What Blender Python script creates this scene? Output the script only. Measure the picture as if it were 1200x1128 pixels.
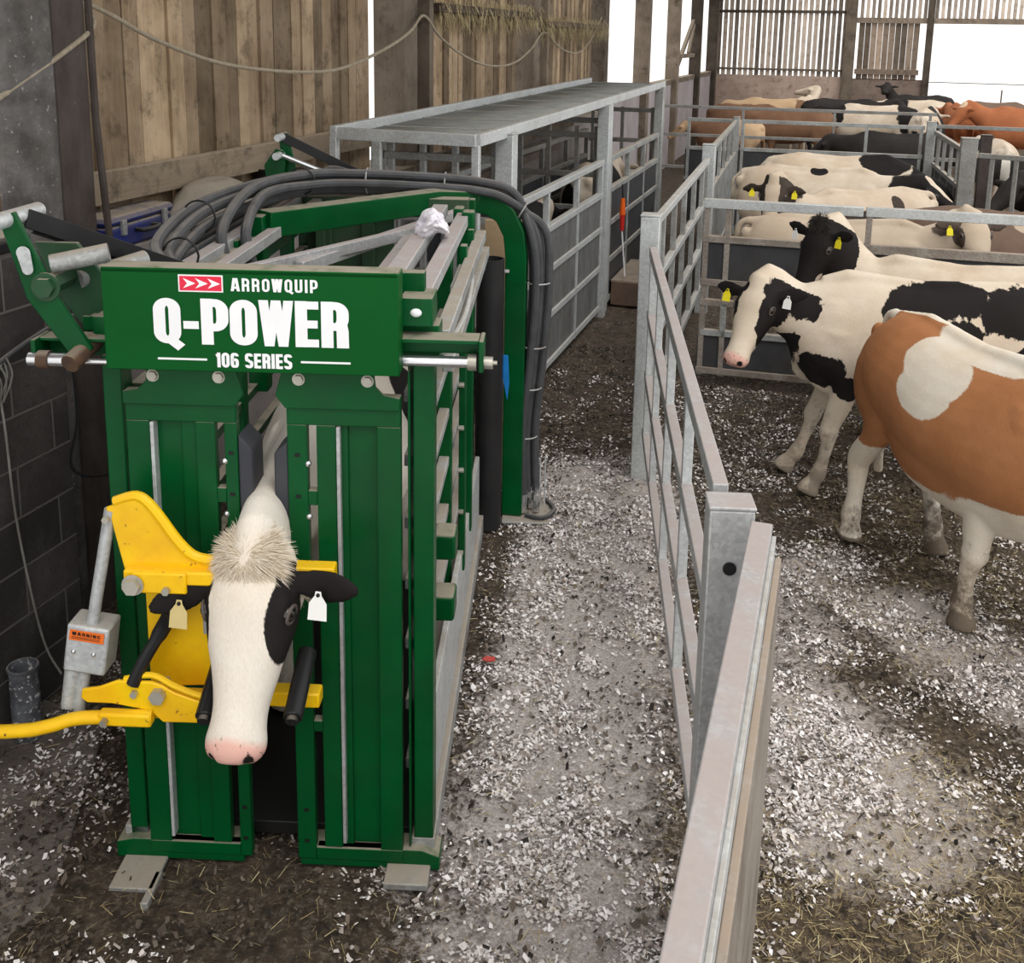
import bpy, bmesh, math, random
import numpy as np
from mathutils import Vector, Matrix, noise as mnoise
random.seed(7); np.random.seed(7)
for o in list(bpy.data.objects): bpy.data.objects.remove(o, do_unlink=True)
scene = bpy.context.scene
COL = scene.collection
R = math.radians

# ------------------------------------------------------------------ camera
cd = bpy.data.cameras.new('camera'); cam = bpy.data.objects.new('camera', cd); COL.objects.link(cam)
cd.sensor_fit = 'HORIZONTAL'; cd.sensor_width = 36; cd.lens = 1250/1200*36
cd.shift_y = -264/1200; cd.clip_start = .05; cd.clip_end = 200
rot = Matrix(((0.95724308, -0.07271149, 0.27999772), (0.28884296, 0.18676103, -0.93898353), (0.01598223, 0.97971085, 0.19977791)))
# camera looks along +Y (barn axis), turned left, pitched down
m = rot.to_4x4(); m.translation = Vector((0, 0, 2.8)); cam.matrix_world = m
scene.camera = cam
scene.view_settings.view_transform = 'Standard'; scene.view_settings.look = 'None'
scene.view_settings.gamma = 1; scene.view_settings.use_curve_mapping = False
scene.view_settings.exposure = 0.48

# ------------------------------------------------------------------ world and lights: bright overcast daylight
w = bpy.data.worlds.new('overcast_sky'); scene.world = w; w.use_nodes = True
nt = w.node_tree; bg = nt.nodes['Background']
bg.inputs['Color'].default_value = (1, .985, .965, 1); bg.inputs['Strength'].default_value = 1.0
sd = bpy.data.lights.new('soft_sun', 'SUN'); sd.energy = 1.0; sd.angle = R(40); sd.color = (1, .97, .92)
so = bpy.data.objects.new('soft_sun', sd); COL.objects.link(so); so.rotation_euler = (R(28), R(22), 0)

# ------------------------------------------------------------------ materials
def new_mat(name):
    m = bpy.data.materials.new(name); m.use_nodes = True
    nt = m.node_tree; b = nt.nodes['Principled BSDF']; b.inputs['Specular IOR Level'].default_value = .28
    return m, nt, b
class N:
    """tiny node helper"""
    def __init__(s, nt): s.nt = nt
    def n(s, t, **kw):
        x = s.nt.nodes.new(t)
        for k, v in kw.items(): setattr(x, k, v)
        return x
    def l(s, a, b): s.nt.links.new(a, b)
    def val(s, x, v):
        if isinstance(v, (int, float)): x.default_value = v
        elif isinstance(v, (tuple, list)): x.default_value = (*v, 1) if len(v) == 3 and len(x.default_value) == 4 else v
        else: s.l(v, x)
    def math(s, op, a, b=0, c=0, clamp=False):
        x = s.n('ShaderNodeMath', operation=op); x.use_clamp = clamp
        s.val(x.inputs[0], a); s.val(x.inputs[1], b); s.val(x.inputs[2], c); return x.outputs[0]
    def mix(s, f, a, b, mode='MIX'):
        x = s.n('ShaderNodeMix', data_type='RGBA', blend_type=mode)
        s.val(x.inputs[0], f); s.val(x.inputs[6], a); s.val(x.inputs[7], b); return x.outputs[2]
    def noise(s, scale, detail=4, rough=.55, vec=None, dist=0):
        x = s.n('ShaderNodeTexNoise'); x.inputs['Scale'].default_value = scale; x.inputs['Detail'].default_value = detail
        x.inputs['Roughness'].default_value = rough; x.inputs['Distortion'].default_value = dist
        if vec is not None: s.l(vec, x.inputs['Vector'])
        return x.outputs[0]
    def obj(s, sc=(1, 1, 1)):
        t = s.n('ShaderNodeTexCoord'); m = s.n('ShaderNodeMapping'); s.l(t.outputs['Object'], m.inputs[0])
        m.inputs['Scale'].default_value = sc; return m.outputs[0]
    def step(s, v, a, b):
        x = s.n('ShaderNodeMapRange'); x.inputs[1].default_value = a; x.inputs[2].default_value = b; s.l(v, x.inputs[0])
        return x.outputs[0]
    def attr(s, name):
        x = s.n('ShaderNodeAttribute'); x.attribute_name = name; return x.outputs['Fac']
    def up(s):
        g = s.n('ShaderNodeNewGeometry'); x = s.n('ShaderNodeSeparateXYZ'); s.l(g.outputs['Normal'], x.inputs[0]); return x.outputs[2]
    def bump(s, h, strength, dist, b):
        x = s.n('ShaderNodeBump'); x.inputs['Strength'].default_value = strength; x.inputs['Distance'].default_value = dist
        s.l(h, x.inputs['Height']); s.l(x.outputs[0], b.inputs['Normal'])
DUST = (.36, .31, .25)
def paint(name, c, c2=None, rough=.35, metal=0, scale=6, dust=.7, bump=.05, spots=None, spotamt=.62, dustcol=DUST, objsc=(1, 1, 1), grime=.0, grimecol=(.06, .05, .04)):
    m, nt, b = new_mat(name); h = N(nt); v = h.obj(objsc)
    c2 = c2 or tuple(x*.7 for x in c)
    n1 = h.noise(scale, 5, .6, v)
    col = h.mix(h.step(n1, .35, .65), c, c2)
    if grime:
        n4 = h.noise(scale*.45, 6, .65, v)
        col = h.mix(h.math('MULTIPLY', h.step(n4, .45, .7), grime), col, grimecol)
    if spots:
        n2 = h.noise(scale*5, 6, .7, v); col = h.mix(h.step(n2, spotamt, spotamt+.05), col, spots)
    rr = rough
    if dust:
        n3 = h.noise(9, 5, .6, v)
        f = h.math('MULTIPLY', h.step(h.up(), .55, .9), h.math('MULTIPLY', h.step(n3, .2, .5), dust))
        col = h.mix(f, col, dustcol); rr = h.math('ADD', h.math('MULTIPLY', f, .5), rough, clamp=True)
        if metal: h.l(h.math('MULTIPLY', h.math('SUBTRACT', 1, f), metal), b.inputs['Metallic'])
    h.val(b.inputs['Base Color'], col); h.val(b.inputs['Roughness'], rr)
    if metal and not dust: b.inputs['Metallic'].default_value = metal
    if bump: h.bump(h.noise(scale*8, 4, .6, v), bump, .01, b)
    return m
def galv(name, tint=(.60, .63, .64), dark=(.40, .43, .44), dust=.6, metal=.3, grime=.25, dustcol=DUST):
    m, nt, b = new_mat(name); h = N(nt); v = h.obj()
    vo = h.n('ShaderNodeTexVoronoi'); vo.inputs['Scale'].default_value = 80; h.l(v, vo.inputs['Vector'])
    bw = h.n('ShaderNodeRGBToBW'); h.l(vo.outputs['Color'], bw.inputs[0])
    col = h.mix(h.math('MULTIPLY', h.step(bw.outputs[0], .2, .8), .6), tint, dark)
    col = h.mix(h.math('MULTIPLY', h.step(h.noise(4, 6, .65, v), .42, .7), grime), col, (.13, .10, .075))
    f = h.math('MULTIPLY', h.step(h.up(), .55, .9), h.math('MULTIPLY', h.step(h.noise(8, 5, .6, v), .2, .5), dust))
    col = h.mix(f, col, dustcol)
    h.val(b.inputs['Base Color'], col); h.l(h.math('MULTIPLY', h.math('SUBTRACT', 1, f), metal), b.inputs['Metallic'])
    h.l(h.math('ADD', h.math('MULTIPLY', f, .4), .42), b.inputs['Roughness'])
    h.bump(h.noise(60, 3, .6, v), .05, .005, b)
    return m
M = {}
M['green'] = paint('green_paint', (.0, .082, .019), (.0, .060, .014), rough=.33, dust=.8, grime=.35, grimecol=(.02, .06, .025), bump=.02, scale=4, spots=(.55, .58, .55), spotamt=.745)
M['green_clean'] = paint('sign_green_paint', (.0, .082, .012), (.0, .072, .010), rough=.5, dust=.9, bump=.01, scale=3)
M['green'].node_tree.nodes['Principled BSDF'].inputs['Specular IOR Level'].default_value = .15; M['green_clean'].node_tree.nodes['Principled BSDF'].inputs['Specular IOR Level'].default_value = .12
M['green_dusty'] = paint('dusty_green_paint', (.01, .07, .025), (.03, .07, .035), rough=.45, dust=.95, grime=.5, grimecol=(.07, .075, .05))
M['yellow'] = paint('yellow_paint', (.95, .62, .003), (.90, .52, .003), rough=.34, dust=.15, grime=.45, grimecol=(.62, .26, .02), spots=(.16, .06, .02), spotamt=.64, dustcol=(.6, .4, .1), bump=.05)
M['galv'] = galv('galvanised_steel')
M['galv_dirty'] = galv('dirty_galvanised_steel', (.46, .48, .48), (.27, .285, .285), .85, .25, .6)
M['galv_old'] = galv('weathered_galvanised_steel', (.34, .345, .335), (.20, .20, .195), .8, .2, .6)
M['galv_pink'] = galv('dusty_galvanised_steel', (.50, .51, .52), (.32, .33, .34), .85, .3, .35, (.40, .34, .32))
M['galv_brown'] = galv('brown_stained_steel', (.36, .33, .30), (.2, .17, .14), .9, .1, .8, (.33, .26, .2))
M['chrome'] = paint('bright_steel', (.75, .76, .78), (.62, .63, .65), rough=.25, metal=.9, dust=0, bump=0)
M['bolt'] = paint('zinc_bolt', (.5, .48, .42), (.35, .33, .28), rough=.4, metal=.6, dust=0, bump=0)
M['rust'] = paint('rusty_steel', (.12, .065, .035), (.06, .04, .03), rough=.8, dust=.5, scale=12)
M['sheet'] = paint('dark_stock_board', (.055, .058, .065), (.035, .036, .04), rough=.55, dust=.6, grime=.5, grimecol=(.09, .075, .06), scale=3)
M['sheet_grey'] = paint('grey_stock_board', (.17, .175, .175), (.11, .11, .11), rough=.6, dust=.6, grime=.6, grimecol=(.07, .06, .05), scale=5, objsc=(3, 3, .8))
M['rubber'] = paint('blue_black_rubber', (.035, .038, .05), (.05, .052, .06), rough=.6, dust=.3, dustcol=(.1, .1, .1), bump=.1)
M['black'] = paint('black_steel', (.012, .012, .013), (.02, .02, .02), rough=.4, dust=.35, bump=.02)
M['black_clean'] = paint('black_plastic', (.012, .012, .013), (.016, .016, .017), rough=.32, dust=0, bump=0)
M['pipe'] = paint('black_pvc_pipe', (.014, .014, .015), (.022, .022, .023), rough=.42, dust=.1, bump=.02)
M['hose'] = paint('grey_rubber_hose', (.075, .078, .085), (.05, .052, .056), rough=.6, dust=.55, scale=10, dustcol=(.24, .22, .2), grime=.3)
M['white'] = paint('white_vinyl', (.85, .86, .87), (.82, .82, .84), rough=.4, dust=0, bump=0)
M['red'] = paint('crimson_vinyl', (.72, .02, .06), (.68, .02, .05), rough=.4, dust=0, bump=0)
M['orange'] = paint('orange_plastic', (.75, .12, .01), (.7, .1, .01), rough=.4, dust=.2, bump=0)
M['redpl'] = paint('red_plastic', (.6, .03, .02), (.5, .02, .02), rough=.4, dust=.2, bump=0)
M['orange_label'] = paint('orange_label', (.85, .17, .02), (.8, .15, .02), rough=.5, dust=0, bump=0)
M['ink'] = paint('black_ink', (.01, .01, .01), rough=.5, dust=0, bump=0)
M['blue'] = paint('blue_plastic', (.015, .03, .22), (.02, .03, .12), rough=.5, dust=1, dustcol=(.40, .34, .27), grime=.5)
M['sky_blue'] = paint('light_blue_plastic', (.02, .25, .7), rough=.5, dust=0, bump=0)
M['sack'] = paint('dusty_paper_sack', (.36, .33, .28), (.24, .21, .18), rough=.9, dust=.8, bump=.4, scale=5)
M['card'] = paint('brown_cardboard', (.5, .36, .22), (.42, .3, .18), rough=.8, dust=.3)
M['rope'] = paint('hemp_rope', (.42, .36, .27), (.32, .27, .2), rough=.95, dust=0, scale=40, bump=.6)
M['string'] = paint('grey_string', (.25, .24, .22), (.15, .14, .13), rough=.95, dust=0)
M['cloth'] = paint('white_plastic_bag', (.82, .80, .84), (.7, .66, .76), rough=.6, dust=0, scale=9, bump=.3, spots=(.14, .05, .35), spotamt=.64)
M['tin'] = paint('paint_splashed_tin', (.14, .15, .17), (.05, .05, .055), rough=.5, dust=.2, spots=(.65, .65, .65), spotamt=.57, scale=9)
M['gold'] = paint('gold_print', (.65, .45, .08), rough=.4, dust=0, bump=0)
M['tagy'] = paint('yellow_ear_tag', (.85, .72, .03), (.8, .68, .02), rough=.4, dust=0, bump=0)
M['tagw'] = paint('white_ear_tag', (.85, .85, .82), (.8, .8, .78), rough=.4, dust=0, bump=0)
M['tago'] = paint('faded_ear_tag', (.62, .50, .22), (.55, .44, .2), rough=.5, dust=0, bump=0)
M['darkpost'] = paint('dark_steel_column', (.05, .038, .034), (.08, .065, .058), rough=.85, dust=.5, scale=9, bump=.5, spots=(.18, .16, .14), spotamt=.66, objsc=(1, 1, .5))
M['greypost'] = paint('cobwebbed_concrete_column', (.17, .16, .155), (.08, .075, .072), rough=.95, dust=.5, scale=7, bump=.8, grime=.5, spots=(.36, .35, .34), spotamt=.62)
M['conc'] = paint('dirty_concrete_wall', (.30, .27, .26), (.2, .18, .17), rough=.95, dust=.8, scale=2.5, bump=.4, grime=.6, grimecol=(.12, .1, .085), dustcol=(.4, .34, .28))
M['conc_pale'] = paint('pale_concrete_panel', (.42, .38, .39), (.34, .3, .31), rough=.9, dust=.4, scale=2, bump=.3, grime=.4, grimecol=(.2, .17, .16))
M['slab'] = paint('concrete_slab', (.21, .185, .165), (.14, .12, .105), rough=.9, dust=0, scale=5, bump=.8, grime=.8, grimecol=(.07, .056, .048), spots=(.035, .03, .025), spotamt=.60)
M['hay'] = paint('dusty_hay', (.34, .27, .17), (.2, .15, .09), rough=1, dust=.6, scale=20, bump=1)
M['brownmetal'] = paint('brown_trough', (.16, .1, .07), (.1, .07, .055), rough=.8, dust=.6)
M['tarp'] = paint('grey_plastic', (.5, .52, .58), rough=.5, dust=0)
def wood(name, a, b_, c_, axis='z', sc=1.0):
    m, nt, b = new_mat(name); h = N(nt)
    v = h.obj({'z': (22, 22, 1.6), 'x': (1.6, 22, 22), 'y': (22, 1.6, 22)}[axis])
    n1 = h.noise(1.0*sc, 7, .78, v, 1.6); v2 = h.obj(); n2 = h.noise(2.2, 5, .6, v2)
    col = h.mix(h.step(n1, .3, .7), a, b_)
    col = h.mix(h.math('MULTIPLY', h.step(n2, .4, .62), .6), col, c_); col = h.mix(h.math('MULTIPLY', h.step(h.noise(5, 8, .75, h.obj()), .52, .68), .75), col, tuple(x*.3 for x in b_))
    r = h.attr('rnd'); g = h.math('ADD', h.math('MULTIPLY', r, .95), .35)
    cc = h.n('ShaderNodeCombineColor'); [h.l(g, cc.inputs[i]) for i in range(3)]
    col = h.mix(1.0, col, cc.outputs[0], 'MULTIPLY')
    f = h.math('MULTIPLY', h.step(h.up(), .5, .9), .85); col = h.mix(f, col, (.42, .35, .26))
    h.val(b.inputs['Base Color'], col); b.inputs['Roughness'].default_value = .92
    h.bump(n1, .5, .01, b); return m
M['board'] = wood('weathered_wall_boards', (.40, .29, .185), (.20, .14, .085), (.52, .40, .27))
M['board_h'] = wood('dusty_kickboard', (.40, .32, .23), (.24, .18, .13), (.33, .27, .2), 'y')
M['beam'] = wood('dark_timber', (.13, .095, .07), (.07, .05, .04), (.18, .14, .1))
M['post_wood'] = wood('grey_timber_post', (.20, .155, .115), (.10, .078, .06), (.27, .22, .17))
M['slat'] = wood('grey_slats', (.50, .41, .34), (.36, .29, .24), (.56, .48, .40))
M['panelwood'] = wood('tan_door_boards', (.36, .27, .205), (.27, .2, .15), (.4, .32, .25))
M['ply'] = wood('brown_plywood', (.36, .27, .22), (.27, .20, .165), (.40, .31, .26), 'x', .5)
def blockmat():
    m, nt, b = new_mat('dark_blockwork'); h = N(nt)
    t = h.n('ShaderNodeTexCoord'); s = h.n('ShaderNodeSeparateXYZ'); h.l(t.outputs['Object'], s.inputs[0])
    c = h.n('ShaderNodeCombineXYZ'); h.l(s.outputs[1], c.inputs[0]); h.l(s.outputs[2], c.inputs[1])
    br = h.n('ShaderNodeTexBrick'); h.l(c.outputs[0], br.inputs[0])
    br.inputs['Scale'].default_value = 1; br.inputs['Brick Width'].default_value = .44; br.inputs['Row Height'].default_value = .215
    br.inputs['Mortar Size'].default_value = .006; br.inputs['Mortar Smooth'].default_value = .3
    br.inputs['Color1'].default_value = (.052, .045, .044, 1); br.inputs['Color2'].default_value = (.032, .028, .028, 1); br.inputs['Mortar'].default_value = (.13, .12, .115, 1)
    v = h.obj(); n1 = h.noise(3, 6, .7, v); col = h.mix(h.math('MULTIPLY', h.step(n1, .45, .72), .5), br.outputs[0], (.12, .11, .105))
    n2 = h.noise(60, 3, .6, v); col = h.mix(h.math('MULTIPLY', h.step(n2, .58, .7), .6), col, (.015, .013, .013))
    h.val(b.inputs['Base Color'], col); b.inputs['Roughness'].default_value = .95
    hh = h.math('ADD', h.math('MULTIPLY', br.outputs['Fac'], -1), h.math('MULTIPLY', n2, .5)); h.bump(hh, .6, .006, b)
    return m
M['block'] = blockmat()
def mesh_deck():
    m, nt, b = new_mat('expanded_metal_deck'); h = N(nt); v = h.obj()
    col = h.mix(h.step(h.noise(6, 5, .6, v), .35, .65), (.24, .26, .25), (.34, .34, .31))
    ck = h.n('ShaderNodeTexWave'); ck.inputs['Scale'].default_value = 18; h.l(v, ck.inputs['Vector']); col = h.mix(h.math('MULTIPLY', ck.outputs[1], .35), col, (.1, .1, .09))
    h.val(b.inputs['Base Color'], col); b.inputs['Roughness'].default_value = .6; return m
M['deck'] = mesh_deck()

# ------------------------------------------------------------------ object helpers
def tag(o, label=None, cat=None, group=None, kind=None):
    if label: o['label'] = label
    if cat: o['category'] = cat
    if group: o['group'] = group
    if kind: o['kind'] = kind
    return o
def empty(name, loc=(0, 0, 0), rz=0, label=None, cat=None, group=None):
    o = bpy.data.objects.new(name, None); COL.objects.link(o); o.location = loc; o.rotation_euler = (0, 0, rz)
    o.empty_display_size = .1
    return tag(o, label, cat, group)
class MB:
    def __init__(s): s.v = []; s.f = []; s.r = []; s.cur = .5; s.auto = True
    def add(s, vs, fs):
        k = len(s.v); s.v += [tuple(x) for x in vs]; s.f += [tuple(i+k for i in f) for f in fs]
        c = random.random() if s.auto else s.cur; s.r += [c]*len(fs); return s
    def box(s, x0, x1, y0, y1, z0, z1):
        vs = [(x, y, z) for x in (x0, x1) for y in (y0, y1) for z in (z0, z1)]
        return s.add(vs, [(0, 1, 3, 2), (4, 6, 7, 5), (0, 4, 5, 1), (2, 3, 7, 6), (0, 2, 6, 4), (1, 5, 7, 3)])
    def bar(s, p, q, w, h, up=(0, 0, 1)):
        p = Vector(p); q = Vector(q); d = (q-p).normalized(); up = Vector(up)
        if abs(d.dot(up)) > .98: up = Vector((0, 1, 0))
        a = d.cross(up).normalized(); u = a.cross(d).normalized(); a = a*w/2; u = u*h/2
        vs = [p-a-u, p+a-u, p+a+u, p-a+u, q-a-u, q+a-u, q+a+u, q-a+u]
        return s.add(vs, [(0, 1, 2, 3), (7, 6, 5, 4), (0, 4, 5, 1), (1, 5, 6, 2), (2, 6, 7, 3), (3, 7, 4, 0)])
    def tube(s, pts, r, n=10):
        pts = [Vector(p) for p in pts]; rs = r if isinstance(r, (list, tuple)) else [r]*len(pts)
        vs = []; fs = []; a = None
        for i, p in enumerate(pts):
            d = (pts[min(i+1, len(pts)-1)]-pts[max(i-1, 0)]).normalized()
            if a is None:
                a = d.cross(Vector((0, 0, 1))); a = a if a.length > .1 else d.cross(Vector((0, 1, 0)))
            a = (a-d*a.dot(d)).normalized(); b = d.cross(a)
            for k in range(n):
                t = 2*math.pi*k/n; vs.append(p+(a*math.cos(t)+b*math.sin(t))*rs[i])
        for i in range(len(pts)-1):
            for k in range(n):
                j = (k+1) % n; fs.append((i*n+k, i*n+j, (i+1)*n+j, (i+1)*n+k))
        fs.append(tuple(range(n))[::-1]); fs.append(tuple((len(pts)-1)*n+k for k in range(n)))
        return s.add(vs, fs)
    def cyl(s, p, q, r, n=16): return s.tube([p, q], r, n)
    def prism(s, poly, o, ex, ey, depth):
        o = Vector(o); ex = Vector(ex); ey = Vector(ey); ez = ex.cross(ey).normalized()*depth; n = len(poly)
        vs = [o+ex*a+ey*b for a, b in poly]; vs += [v+ez for v in vs]
        fs = [tuple(range(n))[::-1], tuple(range(n, 2*n))]+[(i, (i+1) % n, (i+1) % n+n, i+n) for i in range(n)]
        return s.add(vs, fs)
    def ball(s, c, r, n=12):
        rx, ry, rz = r if isinstance(r, (tuple, list)) else (r, r, r); vs = []; fs = []; m = n//2
        for i in range(1, m):
            t = math.pi*i/m
            for k in range(n):
                a = 2*math.pi*k/n; vs.append((c[0]+rx*math.sin(t)*math.cos(a), c[1]+ry*math.sin(t)*math.sin(a), c[2]+rz*math.cos(t)))
        vs += [(c[0], c[1], c[2]+rz), (c[0], c[1], c[2]-rz)]; a = len(vs)-2; b = a+1
        for i in range(m-2):
            for k in range(n): fs.append((i*n+k, (i+1)*n+k, (i+1)*n+(k+1) % n, i*n+(k+1) % n))
        for k in range(n): fs.append((a, k, (k+1) % n)); fs.append((b, (m-2)*n+(k+1) % n, (m-2)*n+k))
        return s.add(vs, fs)
    def build(s, name, mat, parent=None, bevel=0, smooth=35, kind=None):
        me = bpy.data.meshes.new(name); me.from_pydata(s.v, [], s.f); me.update()
        a = me.attributes.new('rnd', 'FLOAT', 'FACE'); a.data.foreach_set('value', s.r)
        if s.f:
            bm = bmesh.new(); bm.from_mesh(me); bmesh.ops.recalc_face_normals(bm, faces=bm.faces); bm.to_mesh(me); bm.free()
        me.shade_smooth(); me.set_sharp_from_angle(angle=R(smooth))
        me.materials.append(M[mat] if isinstance(mat, str) else mat)
        o = bpy.data.objects.new(name, me); COL.objects.link(o)
        if parent is not None: o.parent = parent
        if bevel:
            b = o.modifiers.new('bevel', 'BEVEL'); b.width = bevel; b.segments = 2; b.limit_method = 'ANGLE'; b.angle_limit = R(40)
        if kind: o['kind'] = kind
        return o
def smoothpts(pts, sub=6):
    P = [Vector(p) for p in pts]; out = []
    for i in range(len(P)-1):
        a = P[max(i-1, 0)]; b = P[i]; c = P[i+1]; d = P[min(i+2, len(P)-1)]
        for k in range(sub):
            t = k/sub
            out.append(.5*((2*b)+(c-a)*t+(2*a-5*b+4*c-d)*t*t+(3*b-a-3*c+d)*t**3))
    out.append(P[-1]); return out
def vnoise(x, y, sc, seed):
    x = x*sc+seed*17.3; y = y*sc+seed*9.1; xi = np.floor(x).astype(np.int64); yi = np.floor(y).astype(np.int64); fx = x-xi; fy = y-yi
    fx = fx*fx*(3-2*fx); fy = fy*fy*(3-2*fy)
    def hsh(a, b):
        h = (a*374761393+b*668265263+seed*974711) & 0xffffffff; h = ((h ^ (h >> 13))*1274126177) & 0xffffffff
        return ((h ^ (h >> 16)) & 0xffff)/65535.
    return (hsh(xi, yi)*(1-fx)+hsh(xi+1, yi)*fx)*(1-fy)+(hsh(xi, yi+1)*(1-fx)+hsh(xi+1, yi+1)*fx)*fy
def fbm(x, y, sc, seed, o=4):
    s = 0; a = .5; t = 0
    for i in range(o): s = s+a*vnoise(x, y, sc*2**i, seed+i); t += a; a *= .5
    return s/t
# ------------------------------------------------------------------ floor with litter map
def litter(x, y):
    """whiteness of the shavings, 0..1"""
    def band(x0, y0, x1, y1, r):      # soft capsule
        dx, dy = x1-x0, y1-y0; t = np.clip(((x-x0)*dx+(y-y0)*dy)/(dx*dx+dy*dy+1e-9), 0, 1)
        return np.clip(1.3-np.hypot(x-x0-t*dx, y-y0-t*dy)/r, 0, 1)
    wv = band(-.72, 2.0, -1.28, 6.3, .62)*1.0
    wv = np.maximum(wv, band(-.7, 1.2, -.9, 3.5, .5)*.9)
    wv = np.maximum(wv, band(-2.3, 1.6, -1.9, 2.15, .5)*.72)
    wv = np.maximum(wv, band(.0, 4.2, .35, 3.7, .55)*.95)
    wv = np.maximum(wv, band(.5, 5.3, 1.1, 4.7, .5)*.75)
    wv = np.maximum(wv, band(.75, 2.6, 1.0, 2.4, .35)*.9)
    wv = np.maximum(wv, band(.1, 5.6, .0, 4.8, .5)*.6)
    wv = np.maximum(wv, .30+0*x)
    wv = np.where((y > 7) & (x < -1), np.minimum(wv, .22), wv)
    wv = np.where((y > 6.6) & (x > -1), np.minimum(wv, .38), wv)
    low_white = band(-1.9, 2.45, -1.0, 2.5, .5)+band(-1.02, 2.9, -1.75, 5.7, .16)*.7+band(.35, 3.0, .8, 3.2, .3)*.7  # lowers whiteness in front of and along the crush, and in the right pen
    return np.clip(wv-np.clip(low_white, 0, 1)*.42, 0, 1)
def strawmap(x, y):
    s = np.clip(1.35-np.hypot((x-.9)/1.2, (y-3.0)/1.5), 0, 1)
    s = np.maximum(s, np.clip((x+.1)*3, 0, 1)*.45); s = np.maximum(s, .10+0*x); return s
def hgt(x, y):
    return .022*(fbm(x, y, 3.0, 3)-.5)*2*.8+.012*(fbm(x, y, 14, 5, 3)-.5)*2
ys = [0.3]
while ys[-1] < 34: ys.append(ys[-1]+max(.03, .03*(ys[-1]/3.2)**1.5))
ys = np.array(ys); xs = np.concatenate([np.arange(-5, -3.2, .15), np.arange(-3.2, 2.6, .035), np.arange(2.6, 7, .2)])
X, Y = np.meshgrid(xs, ys); Z = hgt(X, Y)-.012
nx, ny = len(xs), len(ys)
co = np.stack([X.ravel(), Y.ravel(), Z.ravel()], 1)
idx = np.arange(nx*ny).reshape(ny, nx); q = np.stack([idx[:-1, :-1].ravel(), idx[:-1, 1:].ravel(), idx[1:, 1:].ravel(), idx[1:, :-1].ravel()], 1)
def fastmesh(name, co, faces, smooth=False):
    me = bpy.data.meshes.new(name); k = faces.shape[1]
    me.vertices.add(len(co)); me.vertices.foreach_set('co', co.astype(np.float32).ravel())
    me.loops.add(faces.size); me.loops.foreach_set('vertex_index', faces.astype(np.int32).ravel())
    me.polygons.add(len(faces)); me.polygons.foreach_set('loop_start', np.arange(0, faces.size, k, dtype=np.int32))
    me.update(calc_edges=True)
    if smooth: me.shade_smooth()
    return me
me = fastmesh('floor', co, q, True)
for nm, arr in (('white', litter(X, Y)), ('straw', strawmap(X, Y))):
    a = me.attributes.new(nm, 'FLOAT', 'POINT'); a.data.foreach_set('value', arr.ravel().astype(np.float32))
m_, nt, b = new_mat('manure_and_shavings'); h = N(nt); v = h.obj()
nA = h.noise(7, 8, .72, v); nB = h.noise(38, 6, .7, v); nC = h.noise(2.2, 5, .6, v)
base = h.mix(h.step(nA, .35, .65), (.022, .016, .012), (.10, .072, .050))
base = h.mix(h.math('MULTIPLY', h.step(nB, .5, .68), .8), base, (.19, .16, .13))
wh = h.attr('white'); st = h.attr('straw')
f = h.math('ADD', h.math('ADD', h.math('MULTIPLY', wh, .46), h.math('MULTIPLY', nB, .55)), h.math('MULTIPLY', nC, .30))
fw = h.step(f, .60, .76)
base = h.mix(h.math('MULTIPLY', fw, .92), base, h.mix(h.step(h.noise(90, 4, .7, v), .3, .7), (.34, .29, .265), (.82, .76, .74)))
vs = h.obj((60, 9, 10)); fs = h.math('MULTIPLY', h.step(h.noise(1, 5, .8, vs, 2.0), .56, .66), h.math('MULTIPLY', st, .6))
base = h.mix(fs, base, (.32, .25, .12)); base = h.mix(h.math('MULTIPLY', h.math('MULTIPLY', st, h.step(nB, .4, .6)), .5), base, (.27, .20, .11))
h.val(b.inputs['Base Color'], base); b.inputs['Roughness'].default_value = .82
h.bump(h.math('ADD', nB, h.math('MULTIPLY', nA, 2)), .9, .02, b)
me.materials.append(m_); fl = bpy.data.objects.new('floor', me); COL.objects.link(fl); fl['kind'] = 'structure'

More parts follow.
